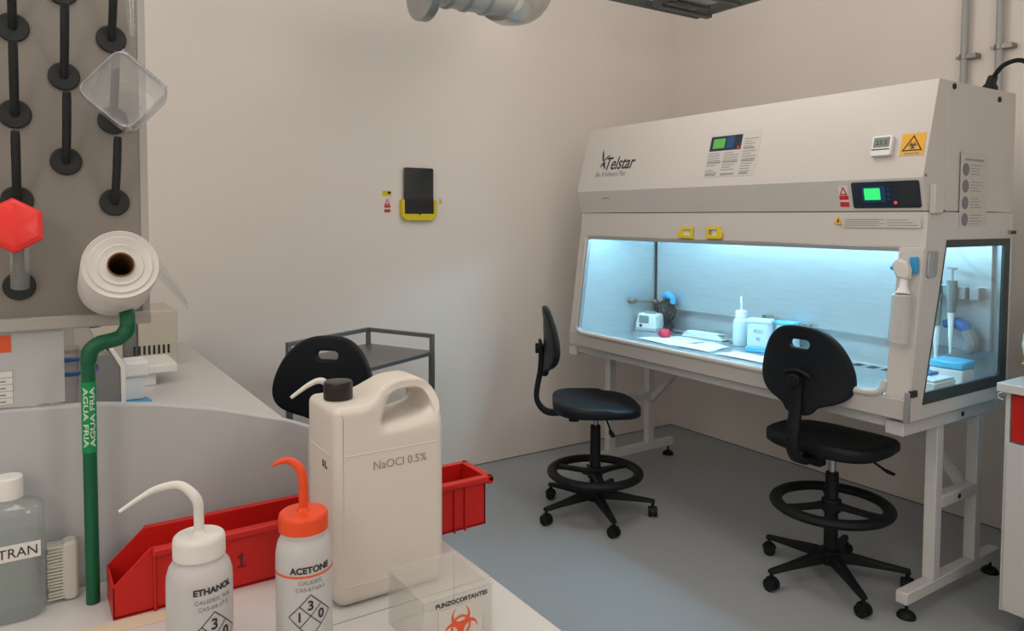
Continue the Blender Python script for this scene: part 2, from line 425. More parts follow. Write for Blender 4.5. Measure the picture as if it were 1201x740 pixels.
# control panel on the recessed band
V2 = Vector((0, -.03, .117)).normalized(); n2 = Vector((1, 0, 0)).cross(V2)
def band(x, s): return fmap(Vector((x, -1.25, 1.530)) + V2 * s + n2 * .0005, (1, 0, 0), V2)
b = curve_mesh([rrect(.258, .100, .008)], .006, .001); on(b, band(2.297, .062)); cp = obj('control_panel', b, NAVY, cab)
b = curve_mesh([rrect(.072, .086, .003)], .001); on(b, band(2.386, .062) @ Matrix.Translation((0, 0, .004))); obj('panel_end', b, mat('charcoal_overlay', (.03, .035, .04), .4), cp)
b = curve_mesh([rrect(.090, .060, .003)], .001); on(b, band(2.255, .064) @ Matrix.Translation((0, 0, .004))); obj('display_surround', b, NAVY2, cp)
b = curve_mesh([rrect(.062, .044, .003)], .001); on(b, band(2.25, .066) @ Matrix.Translation((0, 0, .0055))); obj('display', b, LCD, cp)
b = curve_mesh([circ(.006)], .002); on(b, band(2.335, .032) @ Matrix.Translation((0, 0, .004))); obj('indicator', b, LED, cp)
for k in range(3):
    b = curve_mesh([circ(.0055)], .001); on(b, band(2.312, .046 + k * .018) @ Matrix.Translation((0, 0, .0045))); obj('button', b, NAVY2, cp)
flat('band_print', INKG, cab, band(.735, .080), -.03, .03, -.003, .003)
# red and white warning sticker
def warn_red(par, M, s=1.0):
    w = flat('warning_sticker', WLAB, par, M, -.018 * s, .018 * s, -.04 * s, .04 * s)
    b = NB(); poly2(b, [(-.016 * s, .004 * s), (.016 * s, .004 * s), (0, .037 * s)], .0012, M); obj('triangle', b, REDI, w)
    b = NB(); poly2(b, [(-.008 * s, .009 * s), (.008 * s, .009 * s), (0, .026 * s)], .0016, M); obj('triangle_field', b, WLAB, w)
    flat('red_bar', REDI, w, M, -.018 * s, .018 * s, -.014 * s, .002 * s, z=.0012)
    flat('red_bar', REDI, w, M, -.018 * s, .018 * s, -.04 * s, -.022 * s, z=.0012)
    return w
warn_red(cab, band(2.132, .060), 1.05)
# hood front decals
VH = Vector((0, .25476, .967)); nH = Vector((0, -.967, .25476))
def hood(x, z):
    s = (z - 1.647) / .967
    return fmap(Vector((x, -1.28, 1.647)) + VH * s + nH * .0006, (1, 0, 0), VH)
M = hood(.655, 1.755)
b = text_mesh('Telstar', .100, .0004, shear=.28, width=.82, bold=.0012); on(b, M @ Matrix.Translation((.035, .008, 0))); lg = obj('logo_lettering', b, INK, cab)
b = text_mesh('Bio II Advance Plus', .040, .0003, shear=.25, width=.78, bold=.0005); on(b, M @ Matrix.Translation((-.025, -.030, 0))); obj('model_lettering', b, INKG, cab)
b = NB()
poly2(b, [(0, .13), (.012, .105), (.022, .07), (.024, .055), (.012, .062), (.002, .09)], .0008, M)
obj('logo_wing', b, INK, cab)
b = NB()
poly2(b, [(.018, .055), (.035, .078), (.062, .090), (.078, .090), (.05, .078), (.03, .058)], .0008, M)
poly2(b, [(-.002, .02), (.012, .045), (.026, .055), (.022, .035)], .0008, M)
obj('logo_wing', b, INKB, cab)
b = NB(); poly2(b, [(.02, .05), (.036, .055), (.045, .02), (.038, .012), (.026, .035)], .0008, M); obj('logo_wing', b, INK, cab)
# instruction sheet on the hood
M = hood(1.565, 1.79)
sh = flat('instruction_sheet', GLAB, cab, M, -.145, .145, -.105, .105)
flat('sheet_panel', NAVY, sh, M, -.135, .045, .02, .09, z=.0012)
flat('sheet_display', LCDP, sh, M, -.118, -.05, .032, .078, z=.0016)
flat('sheet_keys', NAVY2, sh, M, -.04, .0, .03, .085, z=.0016)
flat('sheet_dot', REDI, sh, M, .025, .038, .024, .036, z=.0016)
b = NB()
random.seed(3)
for c, (x0, x1) in enumerate(((-.135, -.055), (-.045, .045), (.06, .135))):
    for r in range(16):
        y = -.098 + r * .0115
        if c < 2 and y > .008: continue
        if random.random() < .12: continue
        w = (x1 - x0) * random.uniform(.55, 1)
        box(b, x0, x0 + w, y, y + (.0045 if r % 5 else .009), .0008, .0010)
on(b, M); t_ = obj('printed_lines', b, INKG, sh); t_['kind'] = 'stuff'
# hygrometer and biohazard sticker
M = hood(2.277, 1.766)
b = curve_mesh([rrect(.078, .078, .008)], .018, .003); on(b, M @ Matrix.Translation((0, 0, .009))); hy = obj('thermometer_body', b, WHITEP, cab)
flat('thermometer_screen', LCDG, hy, M, -.030, .030, -.006, .031, z=.0195)
flat('thermometer_gap', INK, hy, M, -.034, .034, -.0165, -.013, z=.0192)
b = text_mesh('23.5', .026, .0002, align='CENTER'); on(b, M @ Matrix.Translation((0, .003, .0197))); obj('digits', b, INK, hy)
M = hood(2.385, 1.767)
st = flat('biohazard_sticker', YELS, cab, M, -.043, .043, -.042, .042)
b = curve_mesh([[(-.037, -.024), (.037, -.024), (0, .036)], [(-.029, -.0195), (.029, -.0195), (0, .0275)]], .0004); on(b, M @ Matrix.Translation((0, 0, .001))); obj('triangle', b, INK, st)
b = biohazard(.019); on(b, M @ Matrix.Translation((0, -.004, 0))); obj('symbol', b, INK, st)
flat('caption', INKG, st, M, -.028, .028, -.037, -.030, z=.001)
# header labels
def head(x, z): return fmap((x, -1.2512 - (1.527 - z) * .055, z), (1, 0, 0), (0, -.06, 1) if False else (0, .063, 1))
def yellow_lock(x, z, flip):
    M = head(x, z)
    s = -1 if flip else 1
    o_ = [(-.046 * s, -.022), (-.046 * s, 0), (-.030 * s, .012), (-.030 * s, .024), (.046 * s, .024), (.046 * s, -.030), (-.038 * s, -.030)]
    h_ = [(-.016 * s, -.014), (-.016 * s, .012), (.034 * s, .012), (.034 * s, -.014)]
    b = curve_mesh([o_, h_], .010, .001); on(b, M @ Matrix.Translation((0, 0, .006))); o = obj('yellow_clip', b, YEL, cab)
    flat('clip_field', WLAB, o, M, -.018, .036, -.016, .014, z=.003)
yellow_lock(1.312, 1.434, False); yellow_lock(1.490, 1.436, True)
M = head(2.103, 1.493)
b = NB(); poly2(b, [(-.018, -.014), (.018, -.014), (0, .018)], .0012, M); tr = obj('warning_triangle', b, YELS, cab)
b = NB(); poly2(b, [(-.003, -.008), (.003, -.008), (.003, .006), (-.003, .006)], .0017, M); obj('exclamation_mark', b, INK, tr)
M = head(2.27, 1.487)
ls = flat('long_label', GLAB, cab, M, -.145, .155, -.019, .019)
b = NB()
for r in range(4): box(b, -.138, .02 if r % 2 else -.0, -.013 + r * .0075, -.010 + r * .0075, .0008, .001)
for r in range(3): box(b, .03, .145 - r * .02, -.011 + r * .0095, -.008 + r * .0095, .0008, .001)
on(b, M); t_ = obj('printed_lines', b, INKG, ls); t_['kind'] = 'stuff'
# laminated sheet on the side wall
M = fmap((XR + .0045, -.925, 1.61), (0, 1, 0), (0, 0, 1))
ss = flat('laminated_sheet', GLAB, cab, M, -.105, .105, -.14, .14)
flat('sheet_heading', INKG, ss, M, -.075, .07, .108, .116, z=.001)
for k in range(4):
    b = curve_mesh([circ(.024, 18)], .0006)
    on(b, M @ Matrix.Translation((-.065, .075 - k * .062, .001))); d_ = obj('petri_picture', b, mat('petri_grey%d' % k, (.19 + .03 * (k % 2), .20, .21 + .02 * k), .6), ss)
    b = NB()
    for r in range(4): box(b, -.03, .03 + .03 * random.random(), .09 - k * .062 - r * .011, .093 - k * .062 - r * .011, .0008, .001)
    on(b, M); t_ = obj('printed_lines', b, GREYI if False else INKG, ss); t_['kind'] = 'stuff'
# grey sensor pad on the side of the post
M = fmap((XR + .0045, -1.215, 1.34), (0, 1, 0), (0, .12, 1))
b = curve_mesh([rrect(.062, .095, .012)], .008, .002); on(b, M @ Matrix.Translation((0, 0, .004))); obj('sensor_pad', b, ALU, cab)

# stand
stand = thing('cabinet_stand', 'white square-tube metal stand carrying the biosafety cabinet', 'stand', (1.4, -.9, 0))
for side, xc in (('right', 2.364), ('left', .475)):
    x0, x1 = xc - .0225, xc + .0225
    bx('foot_beam', LEGW, stand, x0, x1, -1.205, -.478, .062, .108, .004)
    bx('top_beam', LEGW, stand, x0 - .012, x1 + .012, -1.285, -.55, .715, .765, .004)
    bx('post', LEGW, stand, x0, x1, -1.02, -.972, .108, .715, .003)
    bx('post', LEGW, stand, x0, x1, -.702, -.655, .108, .715, .003)
    bx('mid_rail', LEGW, stand, x0, x1, -.972, -.702, .383, .428, .003)
    bx('spacer', LEGW, stand, x0, x1, -1.24, -1.20, .765, .786)
    bx('spacer', LEGW, stand, x0, x1, -.70, -.62, .765, .786)
    b = NB(); prism(b, [(-.972, .428), (-.93, .428), (-.945, .433), (-.96, .443), (-.968, .458), (-.972, .475)], x0 + .01, x1 - .01, yz); obj('gusset', b, LEGW, stand)
    if side == 'right':
        for y, z in ((-.86, .74), (-.84, .405)):
            b = NB(); cyl(b, (x1 + (.012 if z > .6 else 0), y, z), (x1 + (.015 if z > .6 else .003), y, z), .010, n=14); obj('bolt_cap', b, SLOT, stand)
    for y in (-1.165, -.51):
        b = NB(); lathe(b, [(.034, 0), (.034, .008), (.026, .020), (.010, .028), (.006, .03), (.006, .064)], (xc, y, 0), 18); obj('adjustable_foot', b, BLACK2, stand)
bx('cross_rail', LEGW, stand, .50, 2.34, -.70, -.66, .66, .70, .003)
bx('front_rail', LEGW, stand, .50, 2.34, -1.27, -1.24, .735, .785, .003)
for s, x in ((1, .50), (-1, 2.34)):
    b = NB(); prism(b, [(x, .36), (x, .41), (x + s * .255, .66), (x + s * .305, .66)], -.695, -.665, lambda a, c, w: (a, w, c)); obj('diagonal_brace', b, LEGW, stand)

# ------------------------------------------------------------------ things in the cabinet
Z0 = .8365
t = thing('block_heater', 'small white lab heater with grey display inside the cabinet, far left corner', 'lab device', (.60, -.80, Z0), .35)
b = NB(); prism(b, [(-.062, 0), (.062, 0), (.066, .03), (.056, .088), (-.050, .094), (-.066, .03)], -.06, .06, lambda a, c, w: (a, w, c + .008)); obj('housing', b, WHITEP, t, False, bevel=.008)
b = NB(); box(b, -.068, .068, -.064, .064, 0, .018); obj('base', b, mat('pale_grey_plastic', (.45, .47, .48), .4), t, False, bevel=.003)
b = NB(); box(b, -.042, .02, -.0625, -.060, .045, .09); obj('display', b, LCDG, t, False)
b = NB(); cyl(b, (-.03, -.060, .030), (-.03, -.066, .030), .009, n=12); obj('button', b, INK, t, False)
b = NB(); lathe(b, [(.035, 0), (.035, .006), (.028, .010)], (.0, 0, .100), 18); obj('lid', b, ALU, t, False)
# hanging black cables
t = thing('cable_bundle', 'coiled black cables hanging from a blue clip on the steel back wall', 'cables', (.66, -.72, .86))
b = NB()
for k in range(4):
    x = .62 + k * .022; a = random.uniform(.9, 1.1)
    tube(b, spline([(.66, -.715, 1.02), (x - .03, -.725, .985), (x - .045 + .03 * k, -.73, .94), (x + .01, -.72, .90), (x - .03 * a, -.73, .865), (x + .01, -.74, .845), (x + .035, -.73, .865), (x + .015, -.725, .91), (x + .04, -.72, .96), (.67, -.715, 1.02)], 5), .0065, 6)
obj('cable', b, BLACK2, t)
b = NB(); tube(b, spline([(.625, -.71, 1.02), (.65, -.73, 1.045), (.68, -.735, 1.05), (.705, -.72, 1.03), (.70, -.715, 1.0)], 4), [.012, .014, .016] + [.018] * 10 + [.018] * 4, 8); obj('clip', b, BLUE, t)
# red crumpled glove
b = NB(); bmesh.ops.create_icosphere(b, subdivisions=3, radius=.032)
for v in b.verts: v.co *= 1 + random.uniform(-.28, .28); v.co.z *= .75
for v in b.verts: v.co += Vector((.86, -.94, Z0 + .022))
tag(obj('rubber_bung', b, RUBR, None, ang=180), 'crumpled pink-red rubber piece lying on white paper in the cabinet', 'rubber piece')
def sheet(name, pts, z, label, grp=None, t=.002, wav=.004):
    """thin paper, subdivided and slightly wavy"""
    a, b_, c, d = [Vector((*p, z)) for p in pts]; n = 10; bm = NB(); g = []
    for i in range(n + 1):
        row = []
        for j in range(n + 1):
            u, v = i / n, j / n; p = (a * (1 - u) + b_ * u) * (1 - v) + (d * (1 - u) + c * u) * v
            p.z += wav * (math.sin(u * 7 + v * 3) * .5 + .5) ; row.append(bm.verts.new(p))
        g.append(row)
    for i in range(n):
        for j in range(n): bm.faces.new([g[i][j], g[i + 1][j], g[i + 1][j + 1], g[i][j + 1]])
    o = obj(name, bm, PAPER, None); s = o.modifiers.new('s', 'SOLIDIFY'); s.thickness = t; s.offset = 1
    return tag(o, label, 'paper', grp)
sheet('paper_towel', [(.80, -1.09), (.88, -.85), (1.10, -.86), (1.06, -1.11)], Z0, 'white paper towel under the red piece on the steel tray')
sheet('paper_towel', [(1.07, -1.10), (1.11, -.85), (1.27, -.89), (1.31, -1.09)], Z0, 'white paper towel beside the wash bottle, right of the red piece')
sheet('paper_towel', [(1.36, -1.10), (1.37, -.97), (1.62, -.96), (1.66, -1.10)], Z0, 'white paper towel in front of the blue-based tub')
t = thing('paper_stack', 'stack of folded white papers behind the towels in the cabinet', 'papers', (.99, -.76, Z0), .15)
for k in range(4):
    bx('paper_layer', PAPER, t, -.13 + .006 * k, .13 - .012 * k, -.035 + .003 * k, .035 - .002 * k, k * .008, k * .008 + .007, .002, False)
bx('label', GLAB, t, .085, .125, -.02, .02, .031, .033, 0, False)
# wash bottle builder (local, base at origin; nozzle toward -x)
def wash_bottle(name, label, loc, rz, R, H, capm, nozm, noz, group=None, cat='wash bottle', body=LDPE, capR=.72, cap_h=.034):
    t = thing(name, label, cat, loc, rz, group)
    b = NB(); lathe(b, [(R * .90, 0), (R * .98, .004), (R, .012), (R, H * .78), (R * .985, H * .84), (R * .92, H * .90), (R * .80, H * .94), (R * capR * .93, H * .955), (R * capR * .93, H)], n=40); obj('bottle_body', b, body, t, False)
    b = NB(); lathe(b, [(R * .88, 0.004), (R * .93, .012), (R * .93, H * .62)], n=32); obj('liquid', b, LIQ, t, False)
    cr = R * capR
    prof = [(cr, H - .004), (cr, H + cap_h - .006), (cr * .97, H + cap_h - .002), (cr * .90, H + cap_h), (cr * .3, H + cap_h + .001), (cr * .12, H + cap_h + .008), (.0045, H + cap_h + .010)]
    b = NB(); lathe(b, prof, n=40)
    c = obj('cap', b, capm, t, False)
    z0 = H + cap_h + .002
    b = NB(); path = spline([(p[0], 0 if len(p) < 3 else p[2], z0 + p[1]) for p in noz[0]], 6); n = len(path)
    rr = [noz[1] + (noz[2] - noz[1]) * (max(0, i / (n - 1) - noz[3]) / (1 - noz[3])) for i in range(n)]
    tube(b, path, rr, 12); obj('nozzle', b, nozm, t, False)
    return t
wash_bottle('wash_bottle', 'small white wash bottle with bent spout standing inside the cabinet', (1.262, -.79, Z0), 2.2, .040, .15, WHITEP, WHITEP, ([(0, 0), (0, .05), (-.008, .068), (-.022, .062), (-.035, .04)], .005, .003, .5), body=mat('pale_bottle', (.62, .74, .80), .35))
# blue-base tubs
def tub(label, x, y, rz, w, d, h, blid):
    t = thing('reagent_tub', label, 'tub', (x, y, Z0), rz)
    if not blid:
        bx('base_tray', LBLUE, t, -w / 2, w / 2, -d / 2, d / 2, 0, .026, .004, False)
    b = NB(); r0 = rrect(w * .92, d * .92, .02); 
    A = prism(b, r0, .026 if not blid else 0, h, lambda a, c, ww: (a, c, ww)); obj('tub_body', b, mat('pale_tub', (.58, .72, .80), .35), t, False, bevel=.003)
    bx('lid', LBLUE if blid else mat('pale_lid', (.62, .74, .80), .4), t, -w * .49, w * .49, -d * .49, d * .49, h, h + .018, .004, False)
    b = text_mesh('POLI' if not blid else 'PIPETA', .026, .0004, align='CENTER', width=.8); on(b, fmap((0, -d * .462, h * .66), (1, 0, 0), (0, 0, 1))); obj('lettering', b, INKB, t, False)
    b = text_mesh('96', .026, .0004, align='CENTER', width=.8); on(b, fmap((0, -d * .462, h * .40), (1, 0, 0), (0, 0, 1))); obj('lettering', b, INKB, t, False)
tub('pale tub on a blue base tray, right beside the small wash bottle', 1.425, -.845, .45, .125, .09, .145, False)
tub('pale tub with a bright blue lid behind the tub on the blue tray', 1.51, -.742, .05, .115, .08, .135, True)
# right: pipettes, holder, tip boxes
t = thing('pipette_holder', 'row of grey square magnetic blocks on the steel wall at the right end', 'holder', (2.29, -.69, 1.2))
for k in range(4):
    x = 2.195 + k * .052
    bx('holder_block', ALU, t, x, x + .036, -.735, -.684, 1.175, 1.225, .003)
for k, (x, zt) in enumerate(((2.235, 1.19), (2.292, 1.25))):
    t = thing('pipette', ['pipette with white tip hanging at the left of the grey blocks', 'longer pipette with raised plunger hanging right of the other pipette'][k], 'pipette', (x, -.75, zt - .35))
    b = NB(); tube(b, [(x, -.752, zt - .13), (x, -.752, zt + .0)], [.018, .024], 12, flat=.8); obj('handle', b, GREYI, t)
    b = NB(); tube(b, [(x, -.752, zt - .30), (x, -.752, zt - .22), (x, -.752, zt - .13)], [.004, .009, .013], 10); obj('shaft', b, WHITEP, t)
    b = NB(); cyl(b, (x, -.752, zt), (x, -.752, zt + .045), .005, n=8); cyl(b, (x, -.752, zt + .045), (x, -.752, zt + .053), .018, n=12); obj('plunger', b, ALU, t)
t = thing('pipette_controller', 'blue and grey pistol-shaped pipette controller hanging behind the pipettes', 'pipette', (2.33, -.72, 1.02))
b = NB(); tube(b, spline([(2.25, -.715, 1.065), (2.30, -.72, 1.075), (2.335, -.725, 1.06), (2.35, -.725, 1.02)], 4), [.018] * 4 + [.026] * 5 + [.022] * 4, 10); obj('body', b, DBLUE, t)
b = NB(); tube(b, spline([(2.345, -.725, 1.05), (2.365, -.725, 1.0), (2.35, -.725, .965)], 4), [.026, .027, .028, .028, .028, .028, .026, .024, .020], 10); obj('grip', b, GREYI, t)
b = NB(); tube(b, spline([(2.19, -.72, 1.18), (2.20, -.73, 1.0), (2.185, -.73, .9), (2.21, -.73, .845)], 5), .012, 8)
tag(obj('grey_tubing', b, mat('grey_tubing', (.22, .25, .27), .5), None), 'grey tube hanging down beside the pipettes to the tray', 'tube')
t = thing('tip_box', 'white pipette tip box with a bright blue lid on the tray, behind side window', 'tip box', (2.315, -.78, Z0), .05)
bx('box_body', WHITEP, t, -.06, .065, -.06, .05, 0, .065, .004, False); bx('lid', LBLUE, t, -.062, .067, -.062, .052, .065, .098, .008, False)
t = thing('tip_box', 'low open white tip box holding blue tips, nearest the side window corner', 'tip box', (2.335, -.99, Z0), .0)
bx('box_body', WHITEP, t, -.06, .06, -.08, .08, 0, .045, .004, False)
bx('tip_rack', mat('white_rack', (.7, .72, .73), .5), t, -.055, .055, -.075, .075, .045, .055, .002, False); bx('tips', DBLUE, t, -.045, .0, .0, .068, .055, .066, .003, False)
# spray bottle on the post
t = thing('spray_bottle', 'clear trigger spray bottle with blue trigger hanging on the cabinet corner post', 'spray bottle', (2.38, -1.31, 1.06))
b = NB(); prism(b, rrect(.068, .045, .018), 1.06, 1.235, lambda a, c, w: (2.404 + a, -1.345 + (w - 1.06) * .12 + c, w)); obj('bottle_body', b, glassmat('spray_plastic', (.93, .94, .95), .32, (.72, .72, .70), 1.2, .15), t, bevel=.008, seg=3)
b = NB(); tube(b, [(2.404, -1.322, 1.235), (2.402, -1.315, 1.262), (2.40, -1.31, 1.30)], [.026, .013, .012], 14); obj('neck', b, WHITEP, t)
b = NB(); prism(b, [(-.022, 0), (.020, -.005), (.024, .030), (.012, .060), (-.022, .068), (-.036, .055), (-.034, .030)], -1.328, -1.296, lambda a, c, w: (2.400 + a, w, 1.292 + c)); obj('spray_head', b, CAPW, t, bevel=.008, seg=3)
b = NB(); prism(b, [(-.022, .022), (-.045, .026), (-.048, .038), (-.022, .042)], -1.322, -1.302, lambda a, c, w: (2.400 + a, w, 1.292 + c)); obj('trigger', b, BLUE, t, bevel=.002)
b = NB(); prism(b, rrect(.026, .060, .006, .016, .045), -1.292, -1.276, lambda a, c, w: (2.404 + a, w, 1.292 + c)); obj('hook_plate', b, BLUE, t, bevel=.002)

# power lead of the cabinet and conduits
t = thing('power_cable', 'black power lead arching from a plug on top of the cabinet', 'cable', (2.42, -.73, 2.0))
b = NB(); prism(b, [(-.028, 0), (.028, 0), (.024, .016), (.012, .03), (.010, .06), (-.010, .06), (-.012, .03), (-.024, .016)], -.765, -.72, lambda a, c, w: (2.40 + a + c * .3, w, 2.0 + c)); obj('plug', b, BLACK2, t, bevel=.004)
b = NB(); tube(b, spline([(2.42, -.745, 2.055), (2.46, -.75, 2.095), (2.52, -.74, 2.10), (2.575, -.73, 2.03), (2.59, -.73, 1.93), (2.585, -.74, 1.80), (2.555, -.76, 1.70), (2.60, -.68, 1.55), (2.64, -.6, 1.40), (2.58, -.45, 1.25), (2.48, -.2, 1.22), (2.50, -.1, 1.12), (2.62, -.06, 1.08)], 7), .009, 8); obj('cord', b, BLACK2, t)
for k, x in enumerate((1.97, 2.127)):
    t = thing('conduit_pipe', ['grey wall conduit above the cabinet, left of the pair', 'grey wall conduit above the cabinet, right of the pair behind the power lead'][k], 'pipe', (x, -.04, 1.2))
    b = NB(); cyl(b, (x, -.04, 1.2), (x, -.04, 3.2), .0165, n=16); obj('pipe', b, CONDUIT, t)
    z = (2.295, 2.315)[k]
    b = NB(); cyl(b, (x, -.04, z - .012), (x, -.04, z + .012), .022, n=16); box(b, x + .015, x + .06, -.055, -.001, z - .011, z + .011); box(b, x - .035, x - .015, -.05, -.001, z - .006, z + .006); obj('pipe_clamp', b, DSTEEL, t)

# ------------------------------------------------------------------ swivel stools
def star_arm_bm(a):
    bm = NB(); ca, sa = math.cos(a), math.sin(a)
    prof = [(.03, .085, .125, .026), (.10, .083, .118, .022), (.20, .078, .100, .018), (.285, .072, .088, .015), (.30, .070, .086, .012)]
    rings = []
    for r, z0, z1, w in prof:
        rings.append([bm.verts.new((r * ca - s * w * sa * q, r * sa + s * w * ca * q, z)) for s, z, q in ((-1, z0, 1), (1, z0, 1), (1, z1 - .006, .9), (.6, z1, 1), (-.6, z1, 1), (-1, z1 - .006, .9))])
    for A, B in zip(rings, rings[1:]):
        for k in range(6): bm.faces.new([A[k], A[(k + 1) % 6], B[(k + 1) % 6], B[k]])
    bm.faces.new(rings[0][::-1]); bm.faces.new(rings[-1]); return bm
def backrest_outline():
    pts = [(0, .172), (.055, .168), (.102, .150), (.145, .112), (.176, .058), (.194, .0), (.196, -.050), (.178, -.090), (.142, -.116), (.100, -.132), (.072, -.145), (.055, -.165), (.034, -.176), (0, -.178)]
    out = [(p.x, p.y) for p in spline([(a, c, 0) for a, c in pts], 4)]
    out += [(-x, y) for x, y in out[::-1][1:-1]]
    return out
def make_stool(label, loc, rz, ringz, star, dz=0.0):
    t = thing('swivel_stool', label, 'chair', loc, rz, 'black lab swivel stools')
    for k in range(5):
        a = star - rz + k * 2 * PI / 5; ca, sa = math.cos(a), math.sin(a)
        arm = obj('base_arm', star_arm_bm(a), BLACK2, t, False)
        r = .29; c = Vector((r * ca, r * sa, 0)); h = a + 1.1 * k + .5; d = Vector((math.cos(h), math.sin(h), 0)); q = Vector((-d.y, d.x, 0))
        b = NB()
        for s in (-1, 1):
            cc = c + q * (s * .013) + Vector((0, 0, .026)); cyl(b, cc - q * .0085, cc + q * .0085, .0255, n=18)
        # hood over the two wheels
        pts = [(.030 * math.cos(x_), .030 * math.sin(x_)) for x_ in [math.radians(-10 + 19 * i) for i in range(11)]]
        prism(b, pts + [(-.02, .012), (.02, .012)], -.0035, .0035, lambda u, v, w: c + d * u + q * w + Vector((0, 0, .028 + v)))
        tube(b, [c + Vector((0, 0, .05)), c + Vector((0, 0, .078))], .008, 10)
        obj('caster', b, BLACK2, arm, False)
    b = NB(); lathe(b, [(.045, .075), (.048, .09), (.046, .128), (.036, .135)], n=24); obj('hub', b, BLACK2, t, False, ang=40)
    b = NB(); lathe(b, [(.028, .13), (.026, .45), (.024, .455)], n=20); obj('column_sleeve', b, BLACK2, t, False, ang=40)
    b = NB(); lathe(b, [(.014, .45), (.014, .535 + dz)], n=16); obj('gas_lift', b, CHROME, t, False)
    b = NB(); torus(b, (0, 0, ringz), .218, .026, 56, 12, .75); fr = obj('foot_ring', b, BLACK2, t, False)
    b = NB()
    for k in range(3):
        a = .6 + k * 2 * PI / 3; ca, sa = math.cos(a), math.sin(a)
        rs = [(.02, .03), (.07, .020), (.15, .018), (.215, .030)]; R = []
        for r, w in rs: R.append([b.verts.new((r * ca - s * w * sa, r * sa + s * w * ca, ringz + zz)) for s, zz in ((-1, -.010), (1, -.010), (1, .008), (-1, .008))])
        for A, B_ in zip(R, R[1:]):
            for j in range(4): b.faces.new([A[j], A[(j + 1) % 4], B_[(j + 1) % 4], B_[j]])
    lathe(b, [(.038, ringz - .028), (.040, ringz + .02), (.034, ringz + .026)], n=20); obj('ring_spoke', b, BLACK2, fr, False, bevel=.003)
    # seat: polar grid
    b = NB(); n = 48; tops = []; bots = []
    def rad(th):
        c_, s_ = math.cos(th), math.sin(th)
        e = 3.3; rr = (abs(c_ / .222) ** e + abs(s_ / .238) ** e) ** (-1 / e)
        return rr * (1 - .06 * max(0, c_) * abs(s_) * 2)
    fr_ = [.0, .25, .5, .72, .88, .96, 1.0]
    for q in fr_[1:]:
        row = []
        for i in range(n):
            th = 2 * PI * i / n; r = rad(th) * q; x, y = r * math.cos(th), r * math.sin(th)
            z = .580 + .016 * (q ** 3) * (.3 + .7 * abs(math.sin(th)))*(1 if x < .05 else .4) - .020 * max(0, x / .22) ** 3 * q + .012 * max(0, -x / .22) ** 2 - (.012 if q > .99 else (.003 if q > .95 else 0))
            row.append(b.verts.new((x + .005, y, z)))
        tops.append(row)
    ct = b.verts.new((.005, 0, .576))
    for q in (1.0, .93, .5):
        row = []
        for i in range(n):
            th = 2 * PI * i / n; r = rad(th) * q; x, y = r * math.cos(th), r * math.sin(th)
            z = (.550 if q == 1 else .538) - .022 * max(0, x / .22) ** 3 * q
            row.append(b.verts.new((x + .005, y, z)))
        bots.append(row)
    cb = b.verts.new((.005, 0, .536))
    rows = tops + bots
    for i in range(n):
        j = (i + 1) % n; b.faces.new([ct, tops[0][i], tops[0][j]]); b.faces.new([cb, bots[-1][j], bots[-1][i]])
        for A, B_ in zip(rows, rows[1:]): b.faces.new([A[i], B_[i], B_[j], A[j]])
    for v in b.verts: v.co.z += dz
    obj('seat', b, BLACKP, t, False, ang=80)
    b = NB(); box(b, -.10, .08, -.055, .055, .520 + dz, .540 + dz); box(b, -.135, -.085, -.022, .022, .475 + dz, .525 + dz); obj('seat_mechanism', b, BLACK2, t, False, bevel=.005)
    b = NB(); tube(b, spline([(.03, -.05, .525), (.04, -.11, .515), (.05, -.155, .49), (.055, -.185, .475)], 4), .005, 8)
    tube(b, [(.053, -.178, .478), (.057, -.20, .468), (.062, -.225, .462)], [.008, .014, .011], 10, flat=.5)
    for v in b.verts: v.co.z += dz
    obj('height_lever', b, BLACK2, t, False)
    # J bracket, flat bar
    path = spline([(-.06, 0, .528), (-.17, 0, .520), (-.235, 0, .520), (-.275, 0, .545), (-.298, 0, .59), (-.295, 0, .65), (-.282, 0, .72), (-.277, 0, .78), (-.275, 0, .86)], 5)
    b = NB(); R = []
    path = [p + Vector((0, 0, dz)) for p in path]
    for i, p in enumerate(path):
        d = (path[min(i + 1, len(path) - 1)] - path[max(i - 1, 0)]).normalized(); nn = Vector((-d.z, 0, d.x)); w = .028 - .004 * i / len(path)
        R.append([b.verts.new(p + nn * a_ * .013 + Vector((0, s * w, 0))) for a_, s in ((-1, -.8), (-.5, -1), (.5, -1), (1, -.8), (1, .8), (.5, 1), (-.5, 1), (-1, .8))])
    for A, B_ in zip(R, R[1:]):
        for j in range(8): b.faces.new([A[j], A[(j + 1) % 8], B_[(j + 1) % 8], B_[j]])
    b.faces.new(R[0][::-1]); b.faces.new(R[-1]); obj('back_bracket', b, BLACK2, t, False, ang=60)
    b = NB(); cyl(b, (-.306, 0, .845 + dz), (-.268, 0, .845 + dz), .026, n=18); obj('bracket_knob', b, BLACK2, t, False, bevel=.004)
    # backrest: grid bent, made from outline with slot hole
    bm = curve_mesh([backrest_outline(), rrect(.082, .032, .0155, 0, .100)], .030, .010, 4)
    slice_grid(bm, 0, -.19, .19, .02)
    bmesh.ops.triangulate(bm, faces=[f for f in bm.faces if len(f.verts) > 4])
    for v in bm.verts:
        s, h, w = v.co; fwd = 1.25 * s * s + .010 * math.cos(h * 9)
        v.co = Vector((-.260 + fwd + w, -s, .885 + dz + h))
    obj('backrest', bm, BLACKP, t, False, ang=50)
    b = NB()
    pth = [(-.283 + 1.25 * y * y, y, .862 + dz + .022 * math.cos(y / .062 * PI / 2)) for y in [-.062 + .0124 * i for i in range(11)]]
    tube(b, pth, [.004] + [.009] * 9 + [.004], 8); obj('backrest_rib', b, BLACKP, t, False)
    return t
make_stool('black swivel stool seen side on, left of the cabinet with its back to the wall', (.960, -1.517, 0), math.radians(56), .215, math.radians(-22))
